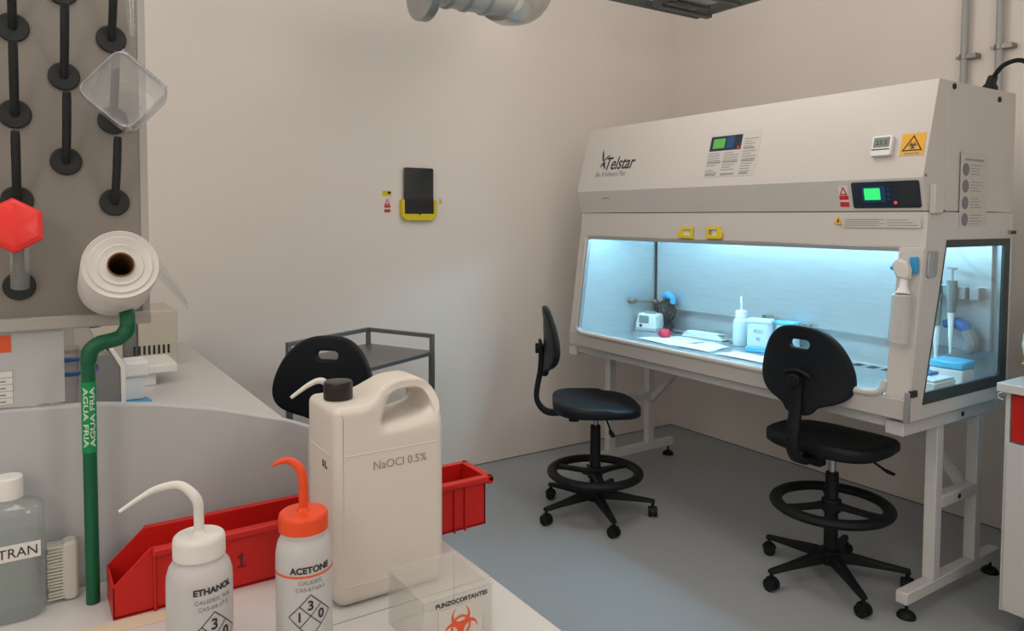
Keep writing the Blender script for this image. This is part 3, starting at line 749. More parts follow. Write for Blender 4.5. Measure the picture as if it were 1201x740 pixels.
make_stool('black swivel stool in front of the cabinet right end, seen from behind', (2.03, -1.142, 0), math.radians(94), .32, math.radians(-33), .03)
make_stool('black swivel stool mostly hidden behind the cream jug, only its backrest showing', (1.335, -3.14, 0), math.radians(-42), .22, math.radians(10))

# ------------------------------------------------------------------ steel cart behind the hidden stool
cart = thing('steel_trolley', 'small grey steel trolley with a raised guard rail by the left wall', 'trolley', (.494, -2.57, 0), math.radians(26.2))
# local x = short side (b->r), local y = toward wall corner b..l  (long side along -y)
w2, l2 = .216, .283
bx('top_shelf', DSTEEL, cart, -w2, w2, -l2, l2, .820, .840, .002, False)
bx('lower_shelf', DSTEEL, cart, -w2, w2, -l2, l2, .22, .24, .002, False)
for sx in (-1, 1):
    for sy in (-1, 1):
        b = NB(); box(b, sx * (w2 - .011) - .011, sx * (w2 - .011) + .011, sy * (l2 - .011) - .011, sy * (l2 - .011) + .011, .08, .820); lg = obj('leg', b, DSTEEL, cart, False)
        b = NB(); c = Vector((sx * (w2 - .011), sy * (l2 - .011), .04)); cyl(b, c - Vector((.012, 0, 0)), c + Vector((.012, 0, 0)), .04, n=16); tube(b, [c + Vector((0, 0, .02)), c + Vector((0, 0, .045))], .012, 8); obj('caster', b, BLACK2, lg, False)
b = NB()
box(b, -w2, -w2 + .02, -l2, l2, .905, .925); box(b, -w2, w2, l2 - .02, l2, .905, .925)
for x, y in ((-w2, -l2), (-w2, l2 - .02), (w2 - .02, l2 - .02)): box(b, x, x + .02, y, y + .02, .84, .905)
obj('guard_rail', b, DSTEEL, cart, False, bevel=.002)

# ------------------------------------------------------------------ tablet on the wall
t = thing('wall_tablet', 'black tablet in a yellow bracket mounted on the left wall', 'tablet', (0, -2.04, 1.6))
b = NB(); prism(b, rrect(.182, .262, .010, -2.038, 1.648), .012, .024, lambda a, c, w: (w, a, c)); obj('screen', b, SCREEN, t, bevel=.002)
b = NB(); prism(b, [(-2.12, 1.56), (-2.12, 1.70), (-2.04, 1.77), (-2.0, 1.77), (-2.10, 1.60)], .0242, .0246, lambda a, c, w: (w, a, c)); b.free()
ob = [(-2.148, 1.60), (-2.148, 1.512), (-2.135, 1.492), (-2.115, 1.482), (-1.965, 1.482), (-1.943, 1.492), (-1.930, 1.512), (-1.930, 1.60), (-1.946, 1.60), (-1.946, 1.520), (-2.03, 1.520), (-2.033, 1.512), (-2.043, 1.512), (-2.046, 1.520), (-2.130, 1.520), (-2.130, 1.60)]
b = NB(); prism(b, ob, .0, .034, lambda a, c, w: (w, a, c)); obj('bracket', b, YEL, t, bevel=.003)
M = fmap((.0006, -2.225, 1.632), (0, 1, 0), (0, 0, 1))
w = flat('wall_sticker', YEL, None, M, -.027, .027, -.014, .014); tag(w, 'small yellow sticker on the left wall beside the tablet', 'sticker')
flat('sticker_mark', INK, w, M, .004, .024, -.002, .011, z=.001)
M = fmap((.0006, -2.222, 1.567), (0, 1, 0), (0, 0, 1))
w = warn_red(None, M, 1.0); tag(w, 'red and white warning sticker on the left wall below the yellow sticker', 'sticker'); w.name = 'warning_notice'
M = fmap((.0006, -1.890, 1.593), (0, 1, 0), (0, 0, 1))
w = flat('wall_sticker', mat('pale_yellow', (.62, .55, .25), .6), None, M, -.008, .008, -.014, .014); tag(w, 'tiny pale yellow sticker on the wall right of the tablet', 'sticker')
flat('sticker_mark', YEL, w, M, -.005, .005, -.010, .008, z=.001)

# ------------------------------------------------------------------ overhead duct and cable tray
t = thing('ventilation_duct', 'round galvanised ventilation duct with flanges and crumpled foil overhead', 'duct', (1.2, -2.4, 2.42))
def ydisc(bm, y0, y1, R, z=2.42, n=32, x=1.2): cyl(bm, (x, y0, z), (x, y1, z), R, n=n)
b = NB(); ydisc(b, -3.1, -2.60, .100, 2.455); obj('left_duct', b, FOIL, t)
b = NB(); ydisc(b, -2.615, -2.575, .128, 2.390); obj('flange', b, DUCTM, t, bevel=.004)
b = NB(); ydisc(b, -2.575, -2.20, .084, 2.415)
obj('duct_tube', b, mat('pale_duct', (.55, .53, .50), .45, metal=.5), t)
for y in (-2.50, -2.42, -2.33):
    b = NB(); ydisc(b, y, y + .012, .091, 2.415); obj('duct_ring', b, ALU, t)
b = NB(); tube(b, spline([(1.2, -2.24, 2.44), (1.16, -2.16, 2.44), (1.10, -2.06, 2.49), (1.05, -2.0, 2.62), (1.03, -1.98, 2.9), (1.03, -1.98, 3.2)], 4), [.128] * 4 + [.124] * 17, 24); obj('foil_elbow', b, FOIL, t)
t = thing('cable_tray', 'dark metal ladder cable tray hanging near the room corner', 'cable tray', (1.6, -1.0, 2.6))
bx('side_rail', TRAYM, t, .91, 3.4, -.795, -.778, 2.60, 2.65)
bx('side_rail', TRAYM, t, .95, 3.4, -1.15, -1.125, 2.60, 2.65)
bx('end_rail', TRAYM, t, .91, .928, -1.6, -.778, 2.60, 2.64)
bx('end_rail', TRAYM, t, 1.06, 1.085, -1.6, -.86, 2.60, 2.63)
bx('tray_sheet', ALU, t, .965, 3.4, -1.10, -.90, 2.612, 2.616)
for k in range(8):
    bx('rung', TRAYM, t, 1.2 + k * .28, 1.23 + k * .28, -1.125, -.80, 2.60, 2.615)
for x in (1.0, 2.4):
    b = NB(); cyl(b, (x, -.96, 2.62), (x, -.96, 3.2), .006, n=8); obj('hanger_rod', b, DSTEEL, t)
    bx('hanger_bar', TRAYM, t, x - .02, x + .02, -1.15, -.775, 2.585, 2.60)

# ------------------------------------------------------------------ bench island
fb = thing('workbench', 'white laboratory bench in the foreground carrying bottles and the red bin', 'bench', (2.95, -4.0, 0))
bx('worktop', BENCH, fb, 2.462, 3.30, -5.0, -3.278, .868, .90, .003)
bx('worktop_joint', mat('joint_grey', (.38, .37, .35), .6), fb, 2.795, 2.7975, -5.0, -3.278, .8985, .9004)
bx('cabinet_body', BENCH, fb, 2.50, 3.22, -5.0, -3.34, .10, .868)
bx('plinth', GREYI, fb, 2.52, 3.18, -5.0, -3.40, 0, .10)
for k in range(3):
    y0 = -4.9 + k * .52
    d_ = bx('door', WHITEP, fb, 3.22, 3.238, y0, y0 + .50, .12, .85, .002)
    bx('handle', ALU, d_, 3.238, 3.255, y0 + .2, y0 + .32, .79, .80, .002)
for (x0, x1, y0, y1) in ((2.545, 2.575, -4.2, -3.84), (2.72, 2.745, -4.3, -3.66)):
    pass
b = NB(); prism(b, [(2.53, -4.6), (2.555, -4.6), (2.597, -3.80), (2.597, -3.70), (2.58, -3.70), (2.578, -3.80)], .9002, .9008, lambda a, c, w: (a, c, w)); b.free()
b = NB(); prism(b, [(2.560, -4.6), (2.590, -4.6), (2.650, -3.74), (2.618, -3.74)], .9002, .9010, lambda a, c, w: (a, c, w))
tag(obj('masking_tape', b, TAPE, None), 'yellowed strip of masking tape stuck on the bench beside the green pipe', 'tape')
bb = thing('rear_bench', 'white bench behind the splash panel running to the left wall', 'bench', (1.2, -4.0, 0))
bx('worktop', BENCH, bb, .002, 2.438, -5.0, -3.278, .868, .90, .003)
for x in (.05, 2.3):
    for y in (-4.9, -3.42):
        bx('leg', LEGW, bb, x, x + .05, y, y + .05, 0, .868, .002)
bx('apron', LEGW, bb, .05, 2.35, -3.42, -3.39, .80, .868)
# splash panel with curved end
top = [(-5.0, 1.203), (-4.2, 1.203), (-3.95, 1.202), (-3.83, 1.196), (-3.73, 1.182), (-3.63, 1.159), (-3.517, 1.123), (-3.44, 1.090), (-3.38, 1.045), (-3.35, .99), (-3.34, .93), (-3.34, .60), (-5.0, .60)]
b = NB(); prism(b, top, 2.440, 2.460, lambda a, c, w: (w, a, c)); sp = obj('splash_panel', b, SPLASH, None, bevel=.004)
tag(sp, 'white upright splash panel with a curved sloping end behind the red bin', 'panel')
# drying rack
rk = thing('drying_rack', 'grey glassware drying rack panel with black pegs, upper left', 'drying rack', (2.44, -4.3, 1.34))
bx('back_plate', RACK, rk, 2.436, 2.452, -5.0, -3.756, 1.342, 2.45)
bx('edge_strip', RACKE, rk, 2.434, 2.454, -3.756, -3.744, 1.336, 2.45, .001)
bx('bottom_lip', RACKE, rk, 2.434, 2.466, -5.0, -3.744, 1.322, 1.342, .002)
bx('lower_panel', SPLASH, rk, 2.444, 2.452, -5.0, -3.870, 1.2035, 1.3215)
bx('red_sticker', ORI, rk, 2.4522, 2.453, -3.99, -3.94, 1.290, 1.316)
b = NB(); box(b, 2.4522, 2.4526, -4.05, -3.937, 1.207, 1.262); dg_ = obj('info_label', b, WLAB, rk)
b = NB()
for k in range(6): box(b, 2.4527, 2.4531, -4.05, -3.939, 1.208 + k * .0105, 1.2088 + k * .0105)
box(b, 2.4527, 2.4531, -3.939, -3.938, 1.208, 1.262); box(b, 2.4527, 2.4531, -3.962, -3.9615, 1.208, 1.262)
for k in range(4): box(b, 2.4527, 2.4531, -3.956, -3.948, 1.212 + k * .0105, 1.2145 + k * .0105)
t_ = obj('label_lines', b, INKG, dg_); t_['kind'] = 'stuff'
# pegs (parts)
def peg(y, z, dy=0.0, L=1.0):
    b = NB(); cyl(b, (2.452, y, z), (2.458, y, z), .0222, n=24); pf = obj('peg_flange', b, PEG, rk, bevel=.002)
    b = NB(); tube(b, spline([(2.456, y, z), (2.470, y, z + .012), (2.500, y + dy * .4, z + .055 * L), (2.520, y + dy, z + .100 * L)], 3), [.0062] * 9 + [.0056], 12); obj('peg', b, PEG, pf)
for z in (1.392, 1.524, 1.656, 1.787, 1.92, 2.05): peg(-3.927, z)
for z in (1.587, 1.720, 1.853, 1.985): peg(-3.861, z)
for z in (1.523, 1.656, 1.787, 1.92, 2.05): peg(-3.794, z)
peg(-3.794, 1.392, L=.45)
for z in (1.455,): peg(-3.861 - .0, z - .01, L=.4) if False else None
for z in (1.587, 1.720, 1.853, 1.985): peg(-3.993, z)
# green water pipe
t = thing('water_pipe', 'green cold-water pipe with an S bend rising from the bench', 'pipe', (2.53, -3.842, .9))
b = NB(); tube(b, spline([(2.53, -3.842, .9), (2.53, -3.842, 1.1), (2.53, -3.842, 1.25), (2.53, -3.842, 1.276), (2.53, -3.838, 1.294), (2.53, -3.826, 1.304), (2.53, -3.812, 1.307), (2.528, -3.797, 1.311), (2.526, -3.788, 1.322), (2.525, -3.786, 1.335), (2.51, -3.786, 1.352), (2.456, -3.786, 1.362)], 6), [.0098] * 18 + [.0118] * 32 + [.0112] * 17, 20); obj('pipe', b, GREEN, t)
b = NB(); cyl(b, (2.53, -3.842, 1.138), (2.53, -3.842, 1.247), .0104, n=24); sl_ = obj('pipe_label', b, GREEN2, t)
def wrap_text(s, size, R, center, phi, zc, rot, width=1.0, bold=0, parent=None, m=INK, align='CENTER', name='lettering', tilt=0, off=.0004):
    """text on a vertical cylinder, phi = facing azimuth; rot turns the text in its own plane"""
    b = text_mesh(s, size, .0002, align=align, width=width, bold=bold)
    cr, sr = math.cos(rot), math.sin(rot)
    for v in b.verts:
        x, y = v.co.x, v.co.y
        x, y = x * cr - y * sr, x * sr + y * cr
        a = phi + x / R; r = R + off + v.co.z
        v.co = Vector((center[0] + r * math.cos(a), center[1] + r * math.sin(a), zc + y))
    return obj(name, b, m, parent)
WT = mat('white_print', (.55, .70, .58), .5)
wrap_text('AGUA FRIA', .0098, .0104, (2.53, -3.842), -.06 + .76, 1.193, PI / 2, width=1.85, bold=.0002, parent=sl_, m=WT)
wrap_text('AGUA FRIA', .0098, .0104, (2.53, -3.842), -.06 - .76, 1.193, -PI / 2, width=1.85, bold=.0002, parent=sl_, m=WT)

# ------------------------------------------------------------------ red bin
t = thing('storage_bin', 'long red open-front plastic bin lying along the splash panel', 'bin', (2.56, -3.49, .9))
X0, X1, Y0, Y1 = 2.520, 2.608, -3.822, -3.175
zt = .998
sideprof = [(Y0, .902), (Y1, .902), (Y1, zt), (-3.770, zt), (Y0, .950)]
for x0, x1 in ((X0, X0 + .003), (X1 - .003, X1)):
    b = NB(); prism(b, sideprof, x0, x1, yz); obj('side_panel', b, REDB, t, bevel=.0008)
bx('floor_panel', REDB, t, X0, X1, Y0, Y1, .9005, .9045)
b = NB(); prism(b, [(Y0, .902), (Y0 + .003, .902), (Y0 + .003, .950), (Y0, .950)], X0, X1, yz); obj('front_lip', b, REDB, t, bevel=.0008)
bx('end_panel', REDB, t, X0, X1, Y1 - .004, Y1, .902, zt, .0008)
b = NB()
box(b, X1 - .002, X1 + .012, -3.768, Y1 + .012, zt - .012, zt); box(b, X0 - .012, X0 + .002, -3.768, Y1 + .012, zt - .012, zt); box(b, X0 - .012, X1 + .012, Y1 - .002, Y1 + .012, zt - .016, zt)
obj('rim', b, REDB, t, bevel=.003)
for y in (-3.245, -3.222, -3.765, -3.35, -3.50):
    bx('rib', REDB, t, X1, X1 + .004, y - .002, y + .002, .898, zt - .012, .001)
b = curve_mesh([[(-.002, .002), (-.002, .018), (-.006, .015), (-.006, .018), (.0, .023), (.002, .023), (.002, .002), (.007, .002), (.007, 0), (-.007, 0), (-.007, .002)]], .0006); on(b, fmap((X1 + .0008, -3.637, .934), (0, 1, 0), (0, 0, 1))); obj('number', b, mat('dark_red_print', (.12, .01, .01), .5), t)

# ------------------------------------------------------------------ cream jug
jug = thing('jug', 'large cream plastic jug with black screw cap marked NaOCl 0.5%', 'jug', (2.70, -3.43, .9))
# outline in (y,z), local s from 0 (left) to .205
S0 = -3.537
def arc(cx, cy, r, a0, a1, n=6): return [(cx + r * math.cos(math.radians(a0 + (a1 - a0) * i / n)), cy + r * math.sin(math.radians(a0 + (a1 - a0) * i / n))) for i in range(n + 1)]
JW = .188
top_ = [(p.x, p.y) for p in spline([(JW, .20, 0), (JW, .25, 0), (JW - .001, .285, 0), (JW - .005, .308, 0), (JW - .017, .328, 0), (JW - .036, .3375, 0), (.128, .3385, 0), (.106, .3355, 0), (.090, .328, 0), (.076, .3185, 0), (.064, .3125, 0), (.048, .311, 0), (.020, .311, 0)], 5)]
body_o = arc(.022, .022, .022, 180, 270, 5) + arc(JW - .022, .022, .022, 270, 360, 5) + top_ + arc(.012, .299, .012, 90, 180, 4)
hole = [(p.x, p.y) for p in spline([(.086, .273, 0), (.110, .274, 0), (.150, .280, 0), (.168, .288, 0), (.1705, .301, 0), (.161, .316, 0), (.140, .3205, 0), (.118, .319, 0), (.102, .310, 0), (.090, .292, 0), (.083, .279, 0), (.086, .273, 0)], 4)][:-1]
b = curve_mesh([body_o, hole], .128, .014, 5)
slice_grid(b, 1, .03, .33, .0125)
slice_grid(b, 0, .0155, .18, .0125)
bmesh.ops.triangulate(b, faces=[f for f in b.faces if len(f.verts) > 4])
for v in b.verts:
    s, h, w = v.co
    q = min(1, max(0, (h - .255) / .075)); q = q * q * (3 - 2 * q)
    g = min(1, max(0, (s - .050) / .050)); q *= g * g * (3 - 2 * g)
    w *= 1 - .44 * q
    v.co = Vector((2.700 + w, S0 + s, .9 + h))
obj('jug_body', b, JUG, jug, ang=75)
b = NB(); prism(b, rrect(JW + .0015, .1290, .02, S0 + JW / 2, 2.700), 1.134, 1.1375, lambda a, c, w: (c, a, w)); obj('mould_line', b, JUG, jug, bevel=.001)
b = NB(); prism(b, rrect(JW + .0015, .1290, .02, S0 + JW / 2, 2.700), .931, .9335, lambda a, c, w: (c, a, w)); obj('mould_line', b, JUG, jug, bevel=.001)
cx, cy = 2.70, S0 + .030
b = NB(); lathe(b, [(.019, 1.205), (.019, 1.213)], (cx, cy, 0)); obj('neck', b, JUG, jug)
b = NB(); n = 48; rings = []
for r, z, kn in ((.0225, 1.212, 1), (.023, 1.214, 1), (.023, 1.236, 1), (.0215, 1.2395, 0), (.018, 1.240, 0)):
    rings.append([b.verts.new((cx + (r - (.0008 if kn and k % 2 else 0)) * math.cos(2 * PI * k / n), cy + (r - (.0008 if kn and k % 2 else 0)) * math.sin(2 * PI * k / n), z)) for k in range(n)])
for A, B_ in zip(rings, rings[1:]):
    for k in range(n): b.faces.new([A[k], A[(k + 1) % n], B_[(k + 1) % n], B_[k]])
b.faces.new(rings[0][::-1]); b.faces.new(rings[-1]); obj('screw_cap', b, mat('glossy_black_cap', (.015, .013, .012), .28), jug)
M = fmap((2.7645, S0 + .108, 1.108), (0, 1, 0), (0, 0, 1))
b = text_mesh('NaOCl 0.5%', .0185, .0003, align='CENTER', width=.98); on(b, M); obj('lettering', b, INKG, jug)
M = fmap((2.722, S0 - .0006, 1.112), (1, 0, 0), (0, 0, 1))
b = text_mesh('5 L.', .014, .0003, align='CENTER', bold=.0006); on(b, M); obj('lettering', b, INK, jug)

# ------------------------------------------------------------------ wash bottles on the bench
def nfpa(parent, R, c, phi, zc, L, nums):
    """diamond of four fields drawn as thin line strips on the bottle"""
    b = NB()
    def strip(p0, p1, w=.0006, n=10):
        p0, p1 = Vector(p0), Vector(p1); d = (p1 - p0).normalized(); q = Vector((-d.y, d.x)) * w; prev = None
        for i in range(n + 1):
            p = p0.lerp(p1, i / n); pair = []
            for s in (-1, 1):
                u = p + q * s; a = phi + u.x / R; r = R + .0007
                pair.append(b.verts.new((c[0] + r * math.cos(a), c[1] + r * math.sin(a), zc + u.y)))
            if prev: b.faces.new([prev[0], pair[0], pair[1], prev[1]])
            prev = pair
    for p0, p1 in (((-L, 0), (0, L)), ((0, L), (L, 0)), ((L, 0), (0, -L)), ((0, -L), (-L, 0)), ((-L / 2, -L / 2), (L / 2, L / 2)), ((-L / 2, L / 2), (L / 2, -L / 2))): strip(p0, p1)
    obj('hazard_diamond', b, INK, parent)
    for (u, v), s in zip(((0, L * .5), (-L * .5, 0), (L * .5, 0)), nums):
        wrap_text(s, L * .62, R, c, phi + u / R, zc + v - L * .21, 0, parent=parent, bold=.0004, off=.0006)
EC = (2.833, -3.742)
e = wash_bottle('wash_bottle', 'ethanol wash bottle with white cap and long bent white spout', (*EC, .9), 0, .040, .173, CAPW, CAPW, ([(0, -.005, 0), (0, .022, 0), (.002, .045, -.003), (-.010, .062, -.020), (-.018, .060, -.045), (-.020, .052, -.064), (-.022, .038, -.088)], .0062, .0022, .35), capR=.79, cap_h=.022)
AC = (2.868, -3.618)
a = wash_bottle('wash_bottle', 'acetone wash bottle with orange-red cap and short curved orange spout', (*AC, .9), 0, .0365, .191, ORANGE, ORANGE, ([(0, -.005, 0), (0, .035, 0), (-.002, .055, -.004), (-.008, .066, -.016), (-.010, .066, -.028), (-.012, .062, -.036)], .0062, .0022, .4), capR=.88, cap_h=.019)
wash_bottle('wash_bottle', 'tall white wash bottle standing in the red bin behind the jug, only its spout showing', (2.563, -3.475, .9046), 0, .036, .250, CAPW, CAPW, ([(0, -.005, 0), (0, .015, 0), (0, .030, -.006), (0, .034, -.018), (0, .029, -.034), (0, .020, -.050), (0, .010, -.066)], .0056, .003, .4), capR=.79, cap_h=.022)
def az(c): return math.atan2(-3.9248 - c[1], 3.8338 - c[0])
pe = az(EC) + .42
wrap_text('ETHANOL', .0108, .040, EC, pe, 1.033, 0.02, bold=.0004, parent=e, off=.0006)
wrap_text('CALIDEX, 96%', .0075, .040, EC, pe, 1.021, 0, parent=e, m=INKG, off=.0006)
wrap_text('CAS-64-17-5', .0075, .040, EC, pe, 1.012, 0, parent=e, m=INKG, off=.0006)
nfpa(e, .040, EC, pe, .977, .031, ('3', '2', '0'))
pa = az(AC) + .12
wrap_text('ACETONE', .0115, .0365, AC, pa + .12, 1.041, 0.02, bold=.0004, parent=a, off=.0006)
wrap_text('CALIDEX,', .0075, .0365, AC, pa + .12, 1.026, 0, parent=a, m=INKG, off=.0006)
wrap_text('CAS-67-64-1', .0075, .0365, AC, pa + .12, 1.017, 0, parent=a, m=INKG, off=.0006)
b = NB(); lathe(b, [(.0368, 1.0345), (.0371, 1.0348), (.0371, 1.0372), (.0368, 1.0375)], (AC[0], AC[1], 0), 40, cap=False); obj('orange_band', b, ORI, a)
nfpa(a, .0365, AC, pa + .1, .984, .028, ('3', '1', '0'))

# ------------------------------------------------------------------ clear bottle, brush
bt = thing('reagent_bottle', 'clear square-shouldered bottle with white cap labelled ending TRAN, bottom left', 'bottle', (2.50, -3.955, .9))
EX = (2.505, -3.948)
b = NB(); A = []
def rr_ring(w, d, r, z): return [b.verts.new((EX[0] + y_, EX[1] + x_, z)) for x_, y_ in rrect(w, d, r)]
for w, d, r, z in ((.084, .06, .025, .902), (.090, .066, .024, .908), (.090, .066, .024, 1.052), (.088, .064, .026, 1.064), (.076, .054, .025, 1.070), (.04, .038, .018, 1.075), (.034, .034, .0165, 1.083)):
    A.append(rr_ring(w, d, r, z))
for P_, Q_ in zip(A, A[1:]):
    for k in range(len(P_)): b.faces.new([P_[k], P_[(k + 1) % len(P_)], Q_[(k + 1) % len(P_)], Q_[k]])
b.faces.new(A[0][::-1]); b.faces.new(A[-1])
obj('bottle_body', b, glassmat('tinted_bottle', (.93, .95, .945), .20, (.62, .66, .66), 1.3, .06), bt, ang=50)
b = NB(); A = []
for w, d, r, z in ((.080, .057, .024, .906), (.084, .06, .024, 1.0), (.084, .06, .024, 1.018)): A.append(rr_ring(w, d, r, z))
for P_, Q_ in zip(A, A[1:]):
    for k in range(len(P_)): b.faces.new([P_[k], P_[(k + 1) % len(P_)], Q_[(k + 1) % len(P_)], Q_[k]])
b.faces.new(A[0][::-1]); b.faces.new(A[-1]); obj('liquid', b, glassmat('clear_liquid', (.90, .94, .935), .12, (.6, .66, .65), .3, .1), bt)
b = NB(); lathe(b, [(.019, 1.080), (.0195, 1.083), (.0195, 1.110), (.018, 1.112)], (EX[0], EX[1], 0), 28); obj('screw_cap', b, WHITEP, bt)
M = fmap((EX[0] + .0338, EX[1] - .001, 1.002), (0, 1, 0), (0, 0, 1))
flat('label_strip', WLAB, bt, M, -.045, .040, -.007, .017, z=.0006)
b = text_mesh('EXTRAN', .020, .0002, align='RIGHT', width=.95); on(b, M @ Matrix.Translation((.037, -.002, .0009))); obj('lettering', b, INK, bt)
t = thing('nail_brush', 'white scrubbing brush standing on end between the clear bottle and the pipe', 'brush', (2.49, -3.875, .9))
b = NB(); prism(b, rrect(.022, .092, .008, -3.870, .947), 2.475, 2.505, lambda a, c, w: (w, a, c)); obj('brush_back', b, mat('ivory_plastic', (.62, .60, .55), .45), t, bevel=.004)
b = NB(); rndm = random.Random(5)
for iz in range(17):
    for ix in range(4):
        z = .907 + iz * .005; x = 2.478 + ix * .008
        cyl(b, (x, -3.880, z), (x, -3.900 + rndm.uniform(-.0015, .001), z + rndm.uniform(-.001, .001)), .0016, n=5)
t_ = obj('bristles', b, mat('ivory_bristle', (.66, .64, .58), .6), t); t_['kind'] = 'stuff'

# ------------------------------------------------------------------ acrylic sharps box
t = thing('sharps_box', 'clear acrylic box with an orange-red biohazard sign on the bench edge', 'box', (2.89, -3.42, .9))
ax0, ax1, ay0, ay1, az0, az1 = 2.835, 2.950, -3.482, -3.372, .9005, .978
b = NB()
for v0 in ((ax0, ax0 + .003, ay0, ay1), (ax1 - .003, ax1, ay0, ay1), (ax0 + .003, ax1 - .003, ay0, ay0 + .003), (ax0 + .003, ax1 - .003, ay1 - .003, ay1)): box(b, v0[0], v0[1], v0[2], v0[3], az0, az1)
obj('box_wall', b, ACRYL, t)
bx('lid', ACRYL, t, ax0 - .001, ax1 + .001, ay0 - .001, ay1 + .001, az1, az1 + .003)
M = fmap((ax1 + .0006, (ay0 + ay1) / 2 + .002, .9), (0, 1, 0), (0, 0, 1))
lb = flat('paper_label', mat('cream_label', (.62, .60, .54), .6), t, M, -.034, .034, .0, .062)
b = text_mesh('PUNZOCORTANTES', .0085, .0002, align='CENTER', width=1.05, bold=.0003); on(b, M @ Matrix.Translation((.002, .067, .0006))); obj('lettering', b, INK, t)
b = biohazard(.030); on(b, M @ Matrix.Translation((0, .033, 0))); obj('biohazard_symbol', b, ORI, lb)

# ------------------------------------------------------------------ things hung on the rack
# square clear bottle, tilted, hung over a peg
t = thing('square_bottle', 'clear square plastic bottle hung tilted on a drying peg, upper left', 'bottle', (2.56, -3.775, 1.66))
Mb = fmap((2.56, -3.786, 1.684), (.12, .70, -.62), (.10, .62, .70)) @ Matrix.Scale(1.2, 4)
b = NB(); rs = []
for w_, z_ in ((.050, -.070), (.062, -.055), (.074, -.02), (.076, .035), (.070, .043)):
    rs.append([b.verts.new(Mb @ Vector((x_, y_, z_))) for x_, y_ in rrect(w_, w_, .014)])
for P_, Q_ in zip(rs, rs[1:]):
    for k in range(len(P_)): b.faces.new([P_[k], P_[(k + 1) % len(P_)], Q_[(k + 1) % len(P_)], Q_[k]])
b.faces.new(rs[-1])
obj('bottle_body', b, PET, t, ang=30)
b = NB(); P_ = [Mb @ Vector((x_, y_, .044)) for x_, y_ in rrect(.070, .070, .012)]; tube(b, P_ + [P_[0]], .0014, 6); obj('base_ring', b, PET, t)
b = NB(); tube(b, [Mb @ Vector((0, 0, -.068)), Mb @ Vector((0, 0, -.088))], .017, 20, cap=False); obj('neck', b, PET, t)
b = NB()
for k in range(12): box(b, -.032 + k * .0056, -.0295 + k * .0056, .034, .0375, .036, .0445)
on(b, Mb); t_ = obj('edge_ridges', b, PET, t); t_['kind'] = 'stuff'
# roll of plastic film with cardboard core
t = thing('film_roll', 'roll of clear plastic film with brown cardboard core hung on the rack', 'roll', (2.52, -3.775, 1.43))
ax_ = Vector((.95, -.02, .30)).normalized(); c0 = Vector((2.480, -3.799, 1.390)); c1 = c0 + ax_ * .130
X_, Y_ = ring_frame(ax_)
def rollring(bm, c, r): return [bm.verts.new(c + (X_ * math.cos(2 * PI * k / 40) + Y_ * math.sin(2 * PI * k / 40)) * (r * (1 + .012 * math.sin(3 * 2 * PI * k / 40)))) for k in range(40)]
b = NB(); rg = [rollring(b, c0, .019), rollring(b, c0, .052), rollring(b, c1 - ax_ * .002, .052), rollring(b, c1, .0505), rollring(b, c1 - ax_ * .003, .044), rollring(b, c1 - ax_ * .0005, .042), rollring(b, c1 - ax_ * .0035, .032), rollring(b, c1 - ax_ * .001, .030), rollring(b, c1 - ax_ * .004, .024), rollring(b, c1 - ax_ * .002, .0185)]
for P_, Q_ in zip(rg, rg[1:]):
    for k in range(40): b.faces.new([P_[k], P_[(k + 1) % 40], Q_[(k + 1) % 40], Q_[k]])
for k in range(40): b.faces.new([rg[-1][k], rg[-1][(k + 1) % 40], rg[0][(k + 1) % 40], rg[0][k]])
obj('film_layers', b, ROLLW, t, ang=60)
b = NB(); rg = [rollring(b, c0, .0185), rollring(b, c1 + ax_ * .001, .0185), rollring(b, c1 + ax_ * .001, .0165), rollring(b, c0, .0165)]
for P_, Q_ in zip(rg, rg[1:] + rg[:1]):
    for k in range(40): b.faces.new([P_[k], P_[(k + 1) % 40], Q_[(k + 1) % 40], Q_[k]])
obj('cardboard_core', b, CARD, t)
# loose film end hanging off to the right
b = NB(); g = []
for i in range(9):
    u = i / 8; row = []
    for j in range(7):
        v = j / 6
        p = c0 + ax_ * (.0 + .11 * v)
        p += Vector((0, .035 + .075 * u * (1 - .25 * v), .036 - .065 * u - .02 * u * u + .006 * math.sin(6 * v)))
        row.append(b.verts.new(p))
    g.append(row)
for i in range(8):
    for j in range(6): b.faces.new([g[i][j], g[i + 1][j], g[i + 1][j + 1], g[i][j + 1]])
obj('loose_film', b, FILM, t)
# measuring cylinder upside down on lower left peg
t = thing('measuring_cylinder', 'glass measuring cylinder upside down on a peg, red hexagonal foot up', 'cylinder', (2.50, -3.925, 1.40))
d_ = Vector((.33, -.0, .90)).normalized(); p0 = Vector((2.474, -3.926, 1.392)); p1 = p0 + d_ * .100
b = NB(); tube(b, [p0, p1], .0125, 24, cap=False); obj('glass_tube', b, mat('cylinder_glass', (.75, .78, .76), .1, trans=.75, ior=1.25), t)
b = NB()
X_, Y_ = ring_frame(d_)
for k in range(14):
    c = p0 + d_ * (.015 + .0055 * k); 
    pts = [c + (X_ * math.cos(q) + Y_ * math.sin(q)) * .0128 for q in [PI * 1.2 + .1 * i for i in range(5 if k % 5 else 9)]]
    tube(b, pts, .0003, 4)
t_ = obj('graduation_marks', b, INKG, t); t_['kind'] = 'stuff'
dn = Vector((.95, .05, .25)).normalized()
Y_ = (Vector((0, 0, 1)) - dn * dn.z).normalized(); X_ = dn.cross(Y_); cc = Vector((2.53, -3.932, 1.487))
b = NB(); hexr = lambda r, h: [b.verts.new(cc + dn * h + (X_ * math.cos(PI / 3 * k + PI / 6) + Y_ * math.sin(PI / 3 * k + PI / 6)) * r) for k in range(6)]
H_ = [hexr(.040, -.008), hexr(.0415, -.006), hexr(.0415, .000), hexr(.034, .005), hexr(.010, .007)]
